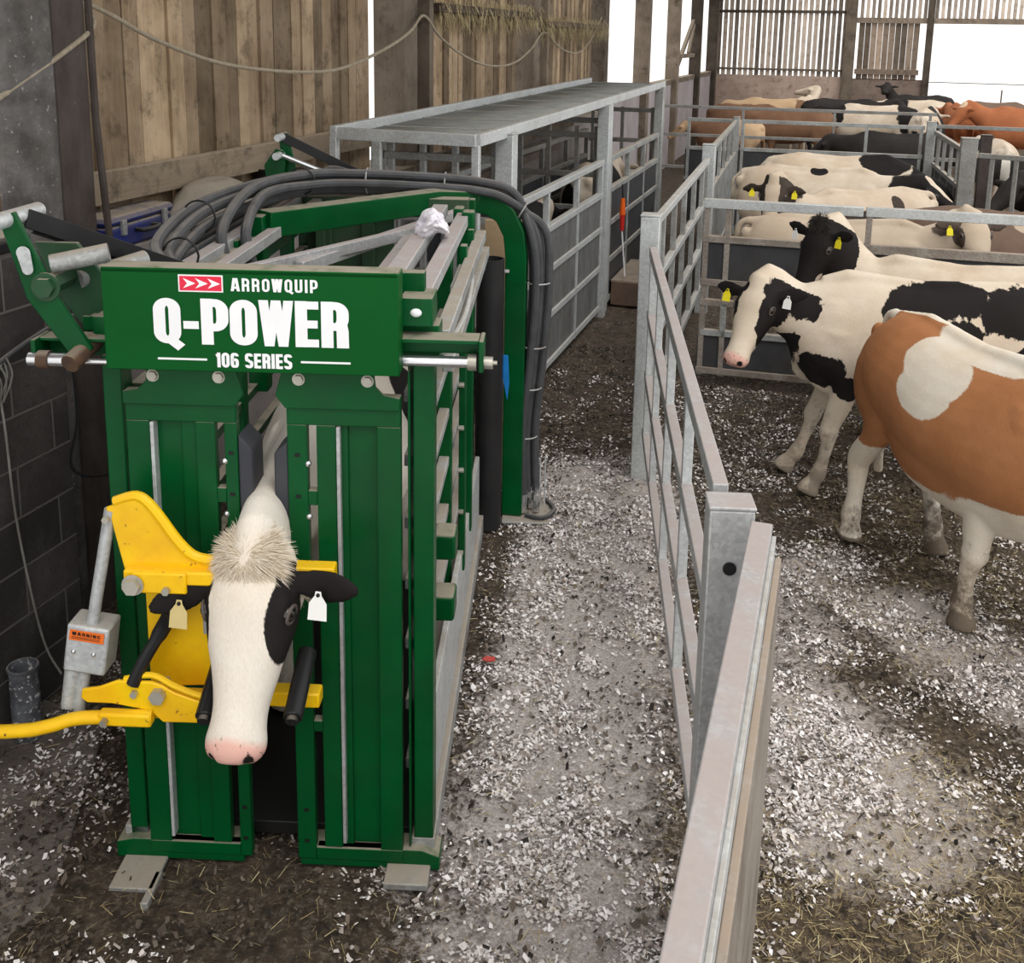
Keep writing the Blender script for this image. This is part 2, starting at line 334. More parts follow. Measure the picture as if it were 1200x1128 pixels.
# loose flakes and straw lying on the floor, one uncountable object each
def blocked(x, y):   # inside walls / slab hole
    return (x < -2.95) | ((x < -2.2) & (y > 6.4))
def scatter(n, box, dens, y_bias=1.0):
    out = []
    x0, x1, y0, y1 = box
    while sum(len(o) for o in out) < n:
        x = np.random.uniform(x0, x1, n*3); y = y0+(y1-y0)*np.random.rand(n*3)**y_bias
        k = (np.random.rand(n*3) < dens(x, y)) & ~blocked(x, y); out.append(np.stack([x[k], y[k]], 1))
    return np.concatenate(out)[:n]
def flakes(name, mat, P, lo, hi, aspect, lift, label, cat, curl=.35):
    n = len(P); x, y = P[:, 0], P[:, 1]; z = hgt(x, y)-.012+np.random.rand(n)*lift; z = np.where((x < -2.27) & (y < 3.35), np.maximum(z, .012), z)
    L = np.random.uniform(lo, hi, n)*np.random.uniform(.6, 1.4, n); Wd = L*np.random.uniform(*aspect, n); a = np.random.rand(n)*6.283
    ax = np.stack([np.cos(a), np.sin(a), np.random.normal(0, curl, n)], 1); bx = np.stack([-np.sin(a), np.cos(a), np.random.normal(0, curl, n)], 1)
    c = np.stack([x, y, z+.003+np.abs(ax[:, 2])*L*.5], 1)
    jit = lambda: np.random.uniform(.6, 1.15, n)[:, None]
    v = np.stack([c-ax*(L/2)[:, None]*jit()-bx*(Wd/2)[:, None]*jit(), c+ax*(L/2)[:, None]*jit()-bx*(Wd/2)[:, None]*jit(),
                  c+ax*(L/2)[:, None]*jit()+bx*(Wd/2)[:, None]*jit(), c-ax*(L/2)[:, None]*jit()+bx*(Wd/2)[:, None]*jit()], 1).reshape(-1, 3)
    me = fastmesh(name, v, np.arange(4*n).reshape(n, 4))
    at = me.attributes.new('rnd', 'FLOAT', 'FACE'); at.data.foreach_set('value', np.random.rand(n).astype(np.float32))
    me.materials.append(mat); o = bpy.data.objects.new(name, me); COL.objects.link(o); tag(o, label, cat, kind='stuff'); return o
def flakemat(name, cols):
    m, nt, b = new_mat(name); h = N(nt); r = h.attr('rnd'); cr = h.n('ShaderNodeValToRGB'); h.l(r, cr.inputs[0])
    e = cr.color_ramp.elements; e[0].color = (*cols[0], 1); e[1].color = (*cols[-1], 1)
    for i, c in enumerate(cols[1:-1]): x = e.new((i+1)/(len(cols)-1)); x.color = (*c, 1)
    h.l(cr.outputs[0], b.inputs['Base Color']); b.inputs['Roughness'].default_value = .8; return m
MW = flakemat('pale_shavings', [(.22, .18, .155), (.50, .44, .41), (.78, .73, .71), (.9, .88, .88)])
MD = flakemat('dark_muck_crumbs', [(.018, .014, .012), (.05, .038, .03), (.10, .078, .06), (.17, .14, .11)])
MS = flakemat('straw_stems', [(.13, .09, .045), (.27, .20, .10), (.44, .35, .18), (.62, .54, .32)])
def dW(x, y): return np.clip((litter(x, y)**1.5)*1.1*np.clip((fbm(x, y, 6, 11)-.40)*6, .05, 1), 0, 1)
flakes('wood_shavings', MW, scatter(105000, (-3, 2.6, 1.2, 8.6), dW, 1.25), .005, .019, (.4, .95), .012, 'pale paper and wood shavings strewn over the alley and pen floor', 'shavings')
flakes('muck_crumbs', MD, scatter(50000, (-3, 2.6, 1.2, 9.5), lambda x, y: np.clip(1.05-litter(x, y)*.7, 0, 1)*np.clip((fbm(x, y, 6, 23)-.3)*3, .1, 1), 1.2), .006, .022, (.4, .9), .014, 'dark manure crumbs trodden over the alley and pen floor', 'manure', .5)
flakes('straw_litter', MS, scatter(44000, (-3, 2.6, 1.2, 9), lambda x, y: np.clip(strawmap(x, y)*1.2*np.clip((fbm(x, y, 3, 31)-.38)*5, .05, 1), 0, 1), 1.2), .012, .05, (.03, .06), .022, 'yellow straw stems scattered across the right pen and alley floor', 'straw', .18)

# ------------------------------------------------------------------ walls
def S(name, mb, mat, bevel=0): return mb.build(name, mat, None, bevel, kind='structure')
# raised concrete slab bottom left
sl = MB(); sl.prism([(-3.05, .3), (-2.5, .3), (-2.33, 2.2), (-2.27, 2.45), (-2.47, 2.84), (-2.7, 3.3), (-3.05, 3.35)], (0, 0, -.04), (1, 0, 0), (0, 1, 0), .048); S('floor_slab', sl, 'slab', .01)
mb = MB(); mb.box(-3.45, -3.05, .2, 3.62, -.05, 1.93); S('wall_left_blockwork', mb, 'block', .006)
mb = MB(); mb.box(-3.37, -3.29, 3.66, 3.98, -.05, 4.6); S('trim_1', mb, 'greypost', .03)
mb = MB(); mb.box(-5.6, -3.97, 4.9, 5.05, -.05, 2.4); mb.box(-5.6, -3.97, 4.9, 5.05, 2.43, 4.6); S('wall_left_end', mb, 'conc_pale', .01)
mb = MB(); mb.box(-3.5, -3.32, 4.0, 4.17, -.05, 4.6); mb.box(-3.34, -3.30, 3.98, 4.2, -.05, 4.6); S('trim_2', mb, 'darkpost', .01)
# lower left wall with ledge
mb = MB(); mb.box(-3.95, -3.42, 4.2, 16.5, -.05, 1.72); S('wall_left_lower', mb, 'conc', .01)
mb = MB(); y = 16.5
while y < 33: mb.box(-3.75, -3.6, y, min(y+2.3, 33), -.05, 1.84); y += 2.31
S('wall_left_far', mb, 'conc_pale', .01)
posts = [8.55, 12.55, 16.6, 20.6, 24.6, 28.6, 32.4]
def boards(mb, y0, y1, z0, z1, gaps=.12):
    y = y0
    while y < y1-.05:
        wd = random.uniform(.11, .17); g = random.choice([.003, .004, .006, .010, .018 if gaps else .003])
        e = min(y+wd, y1); j = random.uniform(-.012, .012); mb.box(-3.66+j, -3.635+j, y, e, z0+random.uniform(-.02, .02), z1); y = e+g
mb = MB()
boards(mb, 4.25, 8.05, 1.72, 4.7); boards(mb, 8.75, 12.2, 1.72, 4.7); boards(mb, 12.85, 16.25, 1.72, 4.7)
S('wall_left', mb, 'board')
mb = MB()
for p in posts: mb.box(-3.75, -3.47, p-.15, p+.15, 0, 4.8)
mb.box(-3.66, -3.42, 8.86, 8.96, 1.5, 4.8); mb.box(-3.66, -3.45, 12.95, 13.05, 1.5, 4.8)
S('trim_3', mb, 'post_wood', .008)
mb = MB(); mb.box(-3.61, -3.545, 4.22, 8.4, 1.93, 2.10); mb.box(-3.61, -3.55, 8.7, 16.3, 1.86, 2.02); S('trim_4', mb, 'board_h', .006)
mb = MB()
mb.box(-3.66, -3.4, 9.1, 12.4, 3.02, 3.1); mb.box(-3.66, -3.4, 12.8, 16.4, 2.95, 3.02); S('trim_5', mb, 'beam', .006)
mb = MB(); mb.box(-3.78, -3.58, 16.5, 33, 1.84, 1.95)
mb.bar((-3.65, 25, 1.95), (-3.65, 28.2, 3.3), .08, .12); mb.bar((-3.65, 27.5, 2.5), (-3.65, 28.4, 3.2), .08, .1)
mb.box(-3.66, -3.6, 24.8, 28.5, 2.4, 2.5)
S('trim_6', mb, 'post_wood', .006)
# hay hanging off the beam
P = np.stack([np.random.uniform(-3.58, -3.36, 2600), np.random.uniform(9.1, 16.3, 2600)], 1)
n = len(P); zt = np.where(P[:, 1] < 12.6, 3.1, 3.02); L = np.random.uniform(.06, .24, n); ang = np.random.normal(0, .6, n)
c0 = np.stack([P[:, 0], P[:, 1], zt+np.random.uniform(-.12, .08, n)], 1); d = np.stack([np.random.normal(.1, .2, n), np.sin(ang), -np.cos(ang)], 1)*L[:, None]
wv = np.array([[0, .006, 0]]); v = np.stack([c0-wv, c0+wv, c0+d+wv*.4, c0+d-wv*.4], 1).reshape(-1, 3)
me = fastmesh('hanging_hay', v, np.arange(4*n).reshape(n, 4)); at = me.attributes.new('rnd', 'FLOAT', 'FACE'); at.data.foreach_set('value', np.random.rand(n).astype(np.float32))
me.materials.append(MS); o = bpy.data.objects.new('hanging_hay', me); COL.objects.link(o); tag(o, 'dusty hay hanging over the beam high on the boarded wall', 'hay', kind='stuff')
# back wall
YB = 33
mb = MB(); mb.box(-3.75, .3, YB, YB+.15, 0, 1.85); S('wall_back', mb, 'ply')
mb = MB(); mb.box(.3, 2.45, YB, YB+.15, 0, 1.82); S('wall_back_middle', mb, 'ply')
mb = MB(); mb.box(2.45, 8, YB, YB+.15, 0, 1.17); S('wall_back_right', mb, 'ply')
mb = MB(); x = -3.7
while x < .1: mb.box(x, x+.118, YB+.02, YB+.05, 1.8, 5); x += .163
S('wall_back_slats', mb, 'slat')
mb = MB(); x = .5
while x < 8: mb.box(x, x+.095, YB+.02, YB+.05, 3.45, 5); x += .155
S('wall_back_upper_slats', mb, 'slat')
mb = MB(); x = .5
while x < 2.15: mb.box(x, x+.155, YB+.0, YB+.03, 1.8, 3.45); x += .165
mb.box(.45, 2.2, YB-.06, YB, 1.95, 2.1); S('wall_back_boarded', mb, 'panelwood')
mb = MB(); mb.box(.12, .42, YB-.15, YB+.1, 0, 5); mb.box(2.32, 2.5, YB-.1, YB+.1, 0, 5); mb.box(-3.75, -3.5, YB-.1, YB+.1, 0, 5)
mb.box(.4, 8, YB-.08, YB+.1, 3.4, 3.55); mb.box(-3.7, .2, YB-.03, YB+.02, 3.66, 3.74); mb.box(-3.7, .2, YB-.03, YB+.02, 2.0, 2.06)
S('trim_7', mb, 'post_wood')
mb = MB(); mb.cyl((2.4, YB, 1.77), (8, YB, 1.74), .014, 6); mb.cyl((4.45, YB, 1.17), (4.45, YB, 1.6), .02, 6); o = mb.build('fence_wire', 'beam'); tag(o, 'thin wire stretched across the bright opening in the back wall', 'wire')
# dark eaves beam on the far left bay
mb = MB(); mb.box(-3.8, -3.4, 16, 33, 4.0, 4.3); mb.box(-3.7, 8, YB-.1, YB+.2, 4.6, 4.9); S('trim_8', mb, 'beam')

# out-of-view roof over the left aisle only, added to shade that side
mb = MB(); mb.add([(-4.2, -1, 4.75), (-1.2, -1, 5.5), (-1.2, 34, 5.5), (-4.2, 34, 4.75)], [(0, 1, 2, 3)]); mb.add([(-4.2, -1, 4.85), (-1.2, -1, 5.6), (-1.2, 34, 5.6), (-4.2, 34, 4.85)], [(0, 1, 2, 3)]); S('shade_roof', mb, 'beam')
# ------------------------------------------------------------------ galvanised yards
def gate(name, p0, p1, z0, z1, rails, stiles, mat='galv', sheets=(), label='', cat='gate', group=None, w=.05, railh=.055, top=None, sheetmat='sheet', smat=None):
    """p0,p1 ground points; rails = heights of rail centres; stiles = distances along; sheets = (s0,s1,z0,z1)"""
    p0 = Vector((*p0, 0)); p1 = Vector((*p1, 0)); d = p1-p0; L = d.length
    r = empty(name, p0, math.atan2(d.y, d.x), label, cat, group)
    for i, z in enumerate(rails):
        hh = railh if not (top and i == len(rails)-1) else top
        mb = MB(); mb.box(0, L, -w/2, w/2, z-hh/2, z+hh/2); mb.build('rail', mat, r, .004)
    for s in stiles:
        mb = MB(); mb.box(s-.022, s+.022, -w/2+.004, w/2-.004, z0, z1-.01); mb.build('stile', smat or mat, r, .003)
    for s0, s1, a, c in sheets:
        mb = MB(); mb.box(s0, s1, -.012, .006, a, c); mb.build('sheet', sheetmat, r)
    return r
def post(x, y, z, w=.1, mat='galv', label='', group=None, rz=0, cap=True, hole=False, d=None):
    r = empty('fence_post', (x, y, 0), rz, label, 'post', group); d = d or w
    mb = MB(); mb.box(-w/2, w/2, -d/2, d/2, -.03, z); mb.build('shaft', mat, r, .006)
    mb = MB(); mb.box(-w/2-.003, w/2+.003, -d/2-.003, d/2+.003, z, z+.012); mb.build('cap', mat, r, .004)
    if hole: mb = MB(); mb.cyl((-.0, -d/2+.005, z-.17), (-.0, -d/2-.006, z-.17), .019, 20); mb.build('hole_plug', 'black_clean', r)
    return r
# foreground alley fence
fd = math.atan2(6.35-2.95, -1.04+.23)
post(-.20, 2.84, 1.54, .125, 'galv_pink', 'thick galvanised box post with a round black hole near its cap', rz=fd-math.pi/2, hole=True, d=.10)
gate('field_gate', (-.235, 2.92), (-1.01, 6.42), .33, 1.55, [.36, .74, 1.13, 1.53], [.04, .95, 1.85, 2.75, 3.5], 'galv_pink', label='galvanised rail gate between the holed box post and the tall square post', cat='gate', w=.045, top=.06, smat='galv')
post(-1.05, 6.56, 1.73, .12, 'galv', 'tall square galvanised post at far end of the open rail gate', rz=.05)
g2 = gate('sheeted_gate', (-.108, 2.76), (-.13, .35), .2, 1.5, [.2, .5, .8, 1.18, 1.50], [.03, 1.2, 2.3], 'galv_pink', [(0, 2.4, .2, 1.1)], 'dusty galvanised gate with brown sheeted side nearest the camera', 'gate', w=.058, top=.07, railh=.09, sheetmat='brownmetal')
mb = MB(); mb.box(0, 2.4, .029, .040, 1.38, 1.50); mb.build('ledge', 'galv', g2, .002)
mb = MB(); mb.box(0, 2.4, .040, .058, .3, 1.44); mb.build('cladding', 'galv_brown', g2, .003)
gate('field_gate', (-1.08, 6.68), (-1.20, 10.9), .3, 1.6, [.36, .78, 1.2, 1.62], [.1, .7, 1.4, 2.1, 2.9, 3.7, 4.15], 'galv', label='narrow open rail gate running back from the tall square post', cat='gate', w=.05, smat='galv_dirty')
post(-1.21, 11.1, 1.76, .13, 'galv', 'square galvanised post midway down the alley fence', rz=.03)
gate('field_gate', (-1.24, 11.25), (-1.37, 15.9), .2, 1.68, [.3, 1.2, 1.66], [.1, .9, 1.7, 2.5, 3.3, 4.1, 4.6], 'galv_dirty', [(0, 4.6, .2, 1.15)], 'part sheeted gate at the far end of the alley fence', 'gate', sheetmat='galv_dirty')
# pen front behind the standing cows
g3 = gate('pen_gate', (-.96, 8.65), (.27, 8.67), .08, 1.52, [.12, .70, .87, 1.23, 1.52], [.03, .2], 'galv_brown', [(0, 1.23, .88, 1.22), (0, 1.23, .12, .42)], 'short sheeted pen gate hinged beside the alley fence', 'gate', top=.07, w=.06)
for s in (.2, .42): mb = MB(); mb.box(s-.025, s+.025, -.03, .03, .42, .7); mb.build('stile', 'galv_dirty', g3, .003)
mb = MB(); mb.box(0.02, 1.2, -.03, .03, .42, .47); mb.build('rail', 'galv_dirty', g3, .003)
g4 = gate('pen_gate', (.29, 8.67), (4.6, 8.70), .08, 1.5, [.12, .70, .87, 1.23], [.03, 1.5, 3.0, 4.2], 'galv_brown', [(0, 4.3, .88, 1.22), (0, 4.3, .12, .8)], 'long sheeted pen gate behind the black and white cow', 'gate', top=.075, w=.06)
mb = MB(); mb.box(-.0, 4.3, -.03, .03, 1.485, 1.56); mb.build('rail', 'galv', g4, .004)
mb = MB(); mb.box(.0, 1.23, -.033, .033, 1.484, 1.558); mb.build('rail', 'galv', g3, .004)
# second line of pens
gate('cross_gate', (-2.1, 16.0), (-1.42, 16.0), .1, 1.67, [.12, .8, 1.25, 1.67], [.04, .72], 'galv_dirty', [(0, .8, .82, 1.24), (0, .8, .12, .8)], 'dark sheeted gate closing the far end of the alley', 'gate')
gate('cross_gate', (-1.3, 16.0), (1.22, 16.0), .1, 1.67, [.12, 1.26, 1.67], [.03, 1.75, 2.48], 'galv_dirty', [(0, 2.5, .12, 1.24)], 'long dark sheeted gate behind the cows of the middle pen', 'gate')
post(-1.37, 16.02, 1.72, .09, 'galv_dirty', 'far galvanised post where alley fence meets the long cross gate')
post(1.30, 15.95, 1.75, .12, 'galv_dirty', 'far galvanised post right of the middle pen')
gate('cross_gate', (-3.2, 20.0), (1.7, 20.0), .1, 1.6, [.5, 1.1, 1.62], [.05, 1.6, 3.2, 4.8], 'galv_old', [], 'plain rail gate in front of the furthest cattle', 'gate')
gate('side_gate', (1.36, 15.85), (1.46, 13.1), .3, 1.62, [.35, 1.18, 1.62], [.35, .95, 1.6, 2.2, 2.7], 'galv_old', [(0, 2.8, .3, 1.15)], 'slanting rail gate right of the middle pen', 'gate')
post(1.47, 12.98, 1.78, .17, 'galv_old', 'broad weathered post in the right hand pens')
gate('side_gate', (1.58, 12.95), (4.4, 11.8), .3, 1.62, [.35, .95, 1.6], [.15, .4, 1.7, 2.6], 'galv_old', [(0, 2.9, .3, .92)], 'rail gate with dark sheet right of the broad weathered post', 'gate')
gate('side_gate', (1.45, 17.4), (6, 17.2), .3, 1.6, [.5, 1.1, 1.6], [.1, 2.2, 4.2], 'galv_old', [], 'rail gate between the black cattle and the orange cow', 'gate')
post(1.85, 14.6, 1.70, .13, 'darkpost', 'dark timber post behind the broad weathered post')

# ------------------------------------------------------------------ race
XR, XL = -2.2, -3.2
wk = empty('race_walkway', (0, 0, 0), 0, 'overhead galvanised walkway frame with mesh deck above the race', 'walkway')
def rail(p, q, w=.05, h=.07, mat='galv', name='rail', parent=wk): mb = MB(); mb.bar(p, q, w, h); return mb.build(name, mat, parent, .004)
z0w, z1w = 2.15, 2.24
rail((XR, 6.55, z0w), (XR, 14.3, z1w), .05, .08); rail((XL, 6.5, z0w+.02), (XL, 14.3, z1w+.02), .05, .08)
rail((XL, 6.53, z0w+.01), (XR, 6.53, z0w), .05, .08)
for y in np.arange(7.3, 14.4, .78): mb = MB(); mb.box(XL, XR, y-.02, y+.02, z0w-.03+.012*(y-6.5), z0w+.0+.012*(y-6.5)); mb.build('cross_bar', 'galv_dirty', wk)
mb = MB(); mb.add([(XL+.02, 6.9, z0w+.0), (XR-.02, 6.9, z0w+.0), (XR-.02, 14.3, z1w-.005), (XL+.02, 14.3, z1w-.005)], [(0, 1, 2, 3)])
dk = mb.build('deck', 'deck', wk); so_ = dk.modifiers.new('s', 'SOLIDIFY'); so_.thickness = .015
mb = MB(); mb.box(XR-.03, XR+.02, 14.25, 14.33, 0, 2.2); mb.build('leg', 'galv_dirty', wk); mb = MB(); mb.box(XR-.03, XR+.02, 6.52, 6.57, .9, 2.12); mb.build('leg', 'galv', wk, .004)
mb = MB(); mb.box(XL-.03, XL+.02, 6.5, 6.56, .5, 2.14); mb.build('leg', 'galv', wk, .004)
mb = MB(); mb.box(XL+.28, XL+.34, 6.5, 6.54, .5, 2.12); mb.build('leg', 'galv_dirty', wk, .004)
def racepost(y, lab, w=.09, z=2.14, x=XR, mat='galv'):
    post(x, y, z, w, mat, lab)
racepost(7.2, 'galvanised race post just behind the hose bundle', .13); racepost(10.55, 'thick double race post beside the orange prod', .12, 2.16)
racepost(10.8, 'slim race post touching the thick double post', .06, 2.17); racepost(14.0, 'last tall race post under the walkway end', .11, 2.2, mat='galv_dirty')
racepost(7.25, 'left hand race post nearest the crush', .09, 2.1, XL, 'galv_dirty'); racepost(10.6, 'left hand race post halfway along the walkway', .09, 2.1, XL, 'galv_dirty')
def racepanel(y0, y1, x, lab, mat='galv', sh='sheet_grey', zt=1.6):
    L = y1-y0; n = int(L/.95)
    st = [L*i/n for i in range(n+1)]; st[0] += .03; st[-1] -= .03
    gate('cattle_hurdle', (x, y0), (x, y1), .06, zt, [.1, .52, .92, 1.27, zt], st, mat, [(0, L, .1, 1.25)], lab, 'panel', sheetmat=sh, w=.06)
racepanel(7.28, 10.47, XR, 'grey sheeted race panel running behind the black pipe', sh='sheet_grey')
racepanel(10.86, 13.92, XR, 'dark sheeted race panel behind the orange prod', 'galv_dirty', 'sheet')
racepanel(6.6, 10.5, XL, 'left side race panel nearest the crush', 'galv_dirty', 'sheet'); racepanel(10.7, 14.2, XL, 'left side race panel at the far end', 'galv_old', 'sheet')
gate('slide_gate', (XL+.05, 7.25), (XR-.05, 7.25), 1.0, 2.1, [1.05, 1.5, 1.95], [.05, .3, .55, .85], 'galv_dirty', [], 'raised sliding gate across the near end of the race', 'gate')
gate('slide_gate', (XL+.05, 10.65), (XR-.05, 10.65), .4, 1.95, [.5, 1.1, 1.45, 1.85, 2.0], [.05, .35, .65, .85], 'galv_old', [], 'barred gate across the middle of the race', 'gate')
gate('slide_gate', (XL+.05, 14.1), (XR-.05, 14.1), .2, 1.95, [.3, 1.0, 1.5, 1.9], [.05, .45, .85], 'galv_old', [], 'barred gate across the far end of the race', 'gate')
# concrete bits, long hay rail behind race
mb = MB(); mb.bar((-3.44, 7.0, 1.62), (-3.38, 14, 1.75), .08, .16); o = mb.build('timber_rail', 'post_wood'); tag(o, 'long dusty timber rail along the wall behind the race', 'timber')
mb = MB(); mb.bar((-3.395, 7.0, 1.35), (-3.395, 13.4, 1.46), .05, .09); o = mb.build('timber_rail', 'ply'); tag(o, 'narrow lower timber rail along the wall behind the race', 'timber')
# orange prod and trough
pr = empty('cattle_prod', (-2.10, 11.15, 0), 0, 'orange handled cattle prod hanging on the race side', 'prod')
mb = MB(); mb.tube([(0, .0, 1.15), (0, 0, .97)], [.022, .034], 10); mb.build('grip', 'orange', pr); mb = MB(); mb.tube([(0, 0, .97), (0, .01, .80)], [.028, .022], 10); mb.build('battery_case', 'redpl', pr)
mb = MB(); mb.tube([(0, .01, .8), (.05, .1, .10)], .009, 6); mb.build('shaft', 'white', pr); mb = MB(); mb.tube([(0, 0, 1.15), (-.01, 0, 1.3)], .008, 6); mb.build('cord', 'black', pr)
tr = empty('feed_trough', (-1.98, 11.6, 0), 0, 'brown metal trough lying against the far race side', 'trough')
mb = MB(); mb.prism([(-.16, .0), (.16, 0), (.2, .28), (-.2, .28), (-.18, .25), (.17, .25), (.14, .03), (-.15, .03)], (0, .6, .0), (1, 0, 0), (0, 0, 1), 1.2); mb.build('tray', 'brownmetal', tr, .01)
for e_ in (-.6, .6): mb = MB(); mb.box(-.18, .18, e_-.02, e_+.02, .02, .27); mb.build('end_plate', 'brownmetal', tr)
# ------------------------------------------------------------------ crush (squeeze chute); local u right, v back, z up
CO = (-1.66, 2.86, 0); CA = R(14.5)
crush = empty('cattle_crush', CO, CA, 'green cattle crush with sign board and yellow head holder, holding a cow', 'cattle crush')
def P(name, mat, mb, parent=None, bevel=.004): return mb.build(name, mat, parent or crush, bevel)
# base: front sill, skids, floor
mb = MB(); mb.prism([(-.56, .06), (-.50, .075), (-.115, .075), (-.115, .0), (-.56, .0)], (0, -.03, .0), (1, 0, 0), (0, 0, 1), -.10); mb.prism([(.08, 0), (.08, .075), (.50, .075), (.56, .05), (.56, 0)], (0, -.03, 0), (1, 0, 0), (0, 0, 1), -.10)
P('front_sill', 'green', mb)
mb = MB(); mb.box(-.53, -.38, -.18, -.03, -.005, .012); mb.box(-.40, -.375, -.24, -.1, -.02, .012); P('foot_plate', 'galv_old', mb)
mb = MB(); mb.box(.38, .53, -.12, -.02, -.005, .02); P('foot_plate', 'galv_old', mb)
for s in (-1, 1):
    mb = MB(); mb.box(s*.50-.04, s*.50+.04, .0, 2.55, .0, .10); P('skid', 'galv_dirty', mb)
mb = MB(); mb.box(-.46, .46, .05, 2.5, .05, .1); P('floor_plate', 'ink', mb)  # black colour stands for the shade and dark muck inside the crush
# front frame: outer upright posts
mb = MB(); mb.box(.455, .462, -.02, .07, .08, 1.78); mb.box(.47, .535, .0, .09, .10, 1.80); P('upright', 'green', mb)
mb = MB(); mb.box(-.52, -.46, .0, .09, .02, 1.80); P('upright', 'green', mb)
mb = MB(); mb.box(-.55, .55, .02, .12, 1.80, 1.92); mb.box(-.5, .5, .05, .10, 2.0, 2.08); P('header_beam', 'green', mb)
# doors
def door(s):
    # s=-1 left; coordinates given for left door, mirrored with slight offsets
    if s < 0: xo, xs0, xs1, xi = -.438, -.155, -.125, -.085      # outer edge, slot, inner edge
    else: xo, xs0, xs1, xi = .435, .168, .138, .075
    d = empty('_', (0, 0, 0)); bpy.data.objects.remove(d)
    X = lambda a: a
    mb = MB(); y0, y1 = -.035, .0
    lo, hi = min, max
    def vb(xa, xb, z0, z1, yy0=y0, yy1=y1): mb.box(min(xa, xb), max(xa, xb), yy0, yy1, z0, z1)
    vb(xo, xo-s*.075, .075, 1.60)                    # outer flange
    vb(xs0+s*.062, xs0, .08, 1.60)                  # strip by slot
    vb(xs1, xi, .03, 1.60)                           # inner edge strip
    vb(xo, xi, 1.60, 1.70); 
    vb(xo, xs1, .03, .075)
    vb(xo-s*.075, xs0+s*.062, .08, 1.60, -.006, .0)   # recessed web
    vb(xo-s*.17, xs0+s*.062, .08, 1.60, -.018, -.004) # half raised fold
    vb(xs0, xs1, 1.33, 1.38); vb(xs0, xs1, .52, .56); pass
    dr = P('door', 'green', mb, None, .003)
    ex = xo+.078 if s < 0 else xs0+.064
    mb = MB(); mb.box(ex, ex+.012, -.042, -.004, .10, 1.598); P('lit_edge_strip', 'galv_pink' if s > 0 else 'galv', mb, dr, .002)  # pale strip paints in the light caught on the flange edge
    # rounded top hanger plate
    pts = [(xo+s*.0, 1.66), (xo, 1.70), (xo-s*.05, 1.71), (xo-s*.075, 1.735), (xo-s*.085, 1.81), (xi+s*.0-s*.02*0, 1.81), (xi-s*.03, 1.70), (xi, 1.66)]
    mb = MB(); mb.prism(pts if s > 0 else pts, (0, -.038, 0), (1, 0, 0), (0, 0, 1), .012); hg = P('hanger_plate', 'green', mb, dr, .002)
    for bx in (xo-s*.10, xi+s*.045): mb = MB(); mb.cyl((bx, -.062, 1.755), (bx, -.035, 1.755), .016, 6); mb.cyl((bx, -.052, 1.755), (bx, -.047, 1.755), .02, 16); P('bolt', 'bolt', mb, hg, 0)
    # bolt holes in inner strip and white studs in slot
    for z in (1.50, 1.36, .22, .10):
        mb = MB(); mb.box((xs1+xi)/2-.008, (xs1+xi)/2+.008, -.0365, -.03, z-.006, z+.006); P('bolt_hole', 'ink', mb, dr, 0)
    for z in (1.47, 1.29):
        mb = MB(); mb.ball((xs1+s*.002, -.03, z), .011, 10); P('stud', 'chrome', mb, dr, 0)
    # black neck pad
    xa = xi; xb = xi-s*.046
    poly = [(xa+s*.005, 1.60-.10*0), (xa, 1.60), (xb, 1.555), (xb, 1.295), (xa, 1.20)]
    poly = [(xa, 1.56), (xb, 1.51), (xb, 1.26), (xa, 1.18)] if s < 0 else [(xa, 1.54), (xb, 1.50), (xb, 1.28), (xa, 1.19)]
    mb = MB(); mb.prism(poly, (0, -.03, 0), (1, 0, 0), (0, 0, 1), .13*(-1)); P('neck_pad', 'rubber', mb, dr, .008)
    return dr
door(-1); door(1)
# sign board
sb = MB(); sb.box(-.446, .444, -.135, -.12, 1.80, 2.115); sb.box(-.446, .444, -.135, -.05, 2.10, 2.118); sb.box(.438, .446, -.135, -.05, 1.80, 2.115)
sign = P('sign_board', 'green_clean', sb, None, .003)
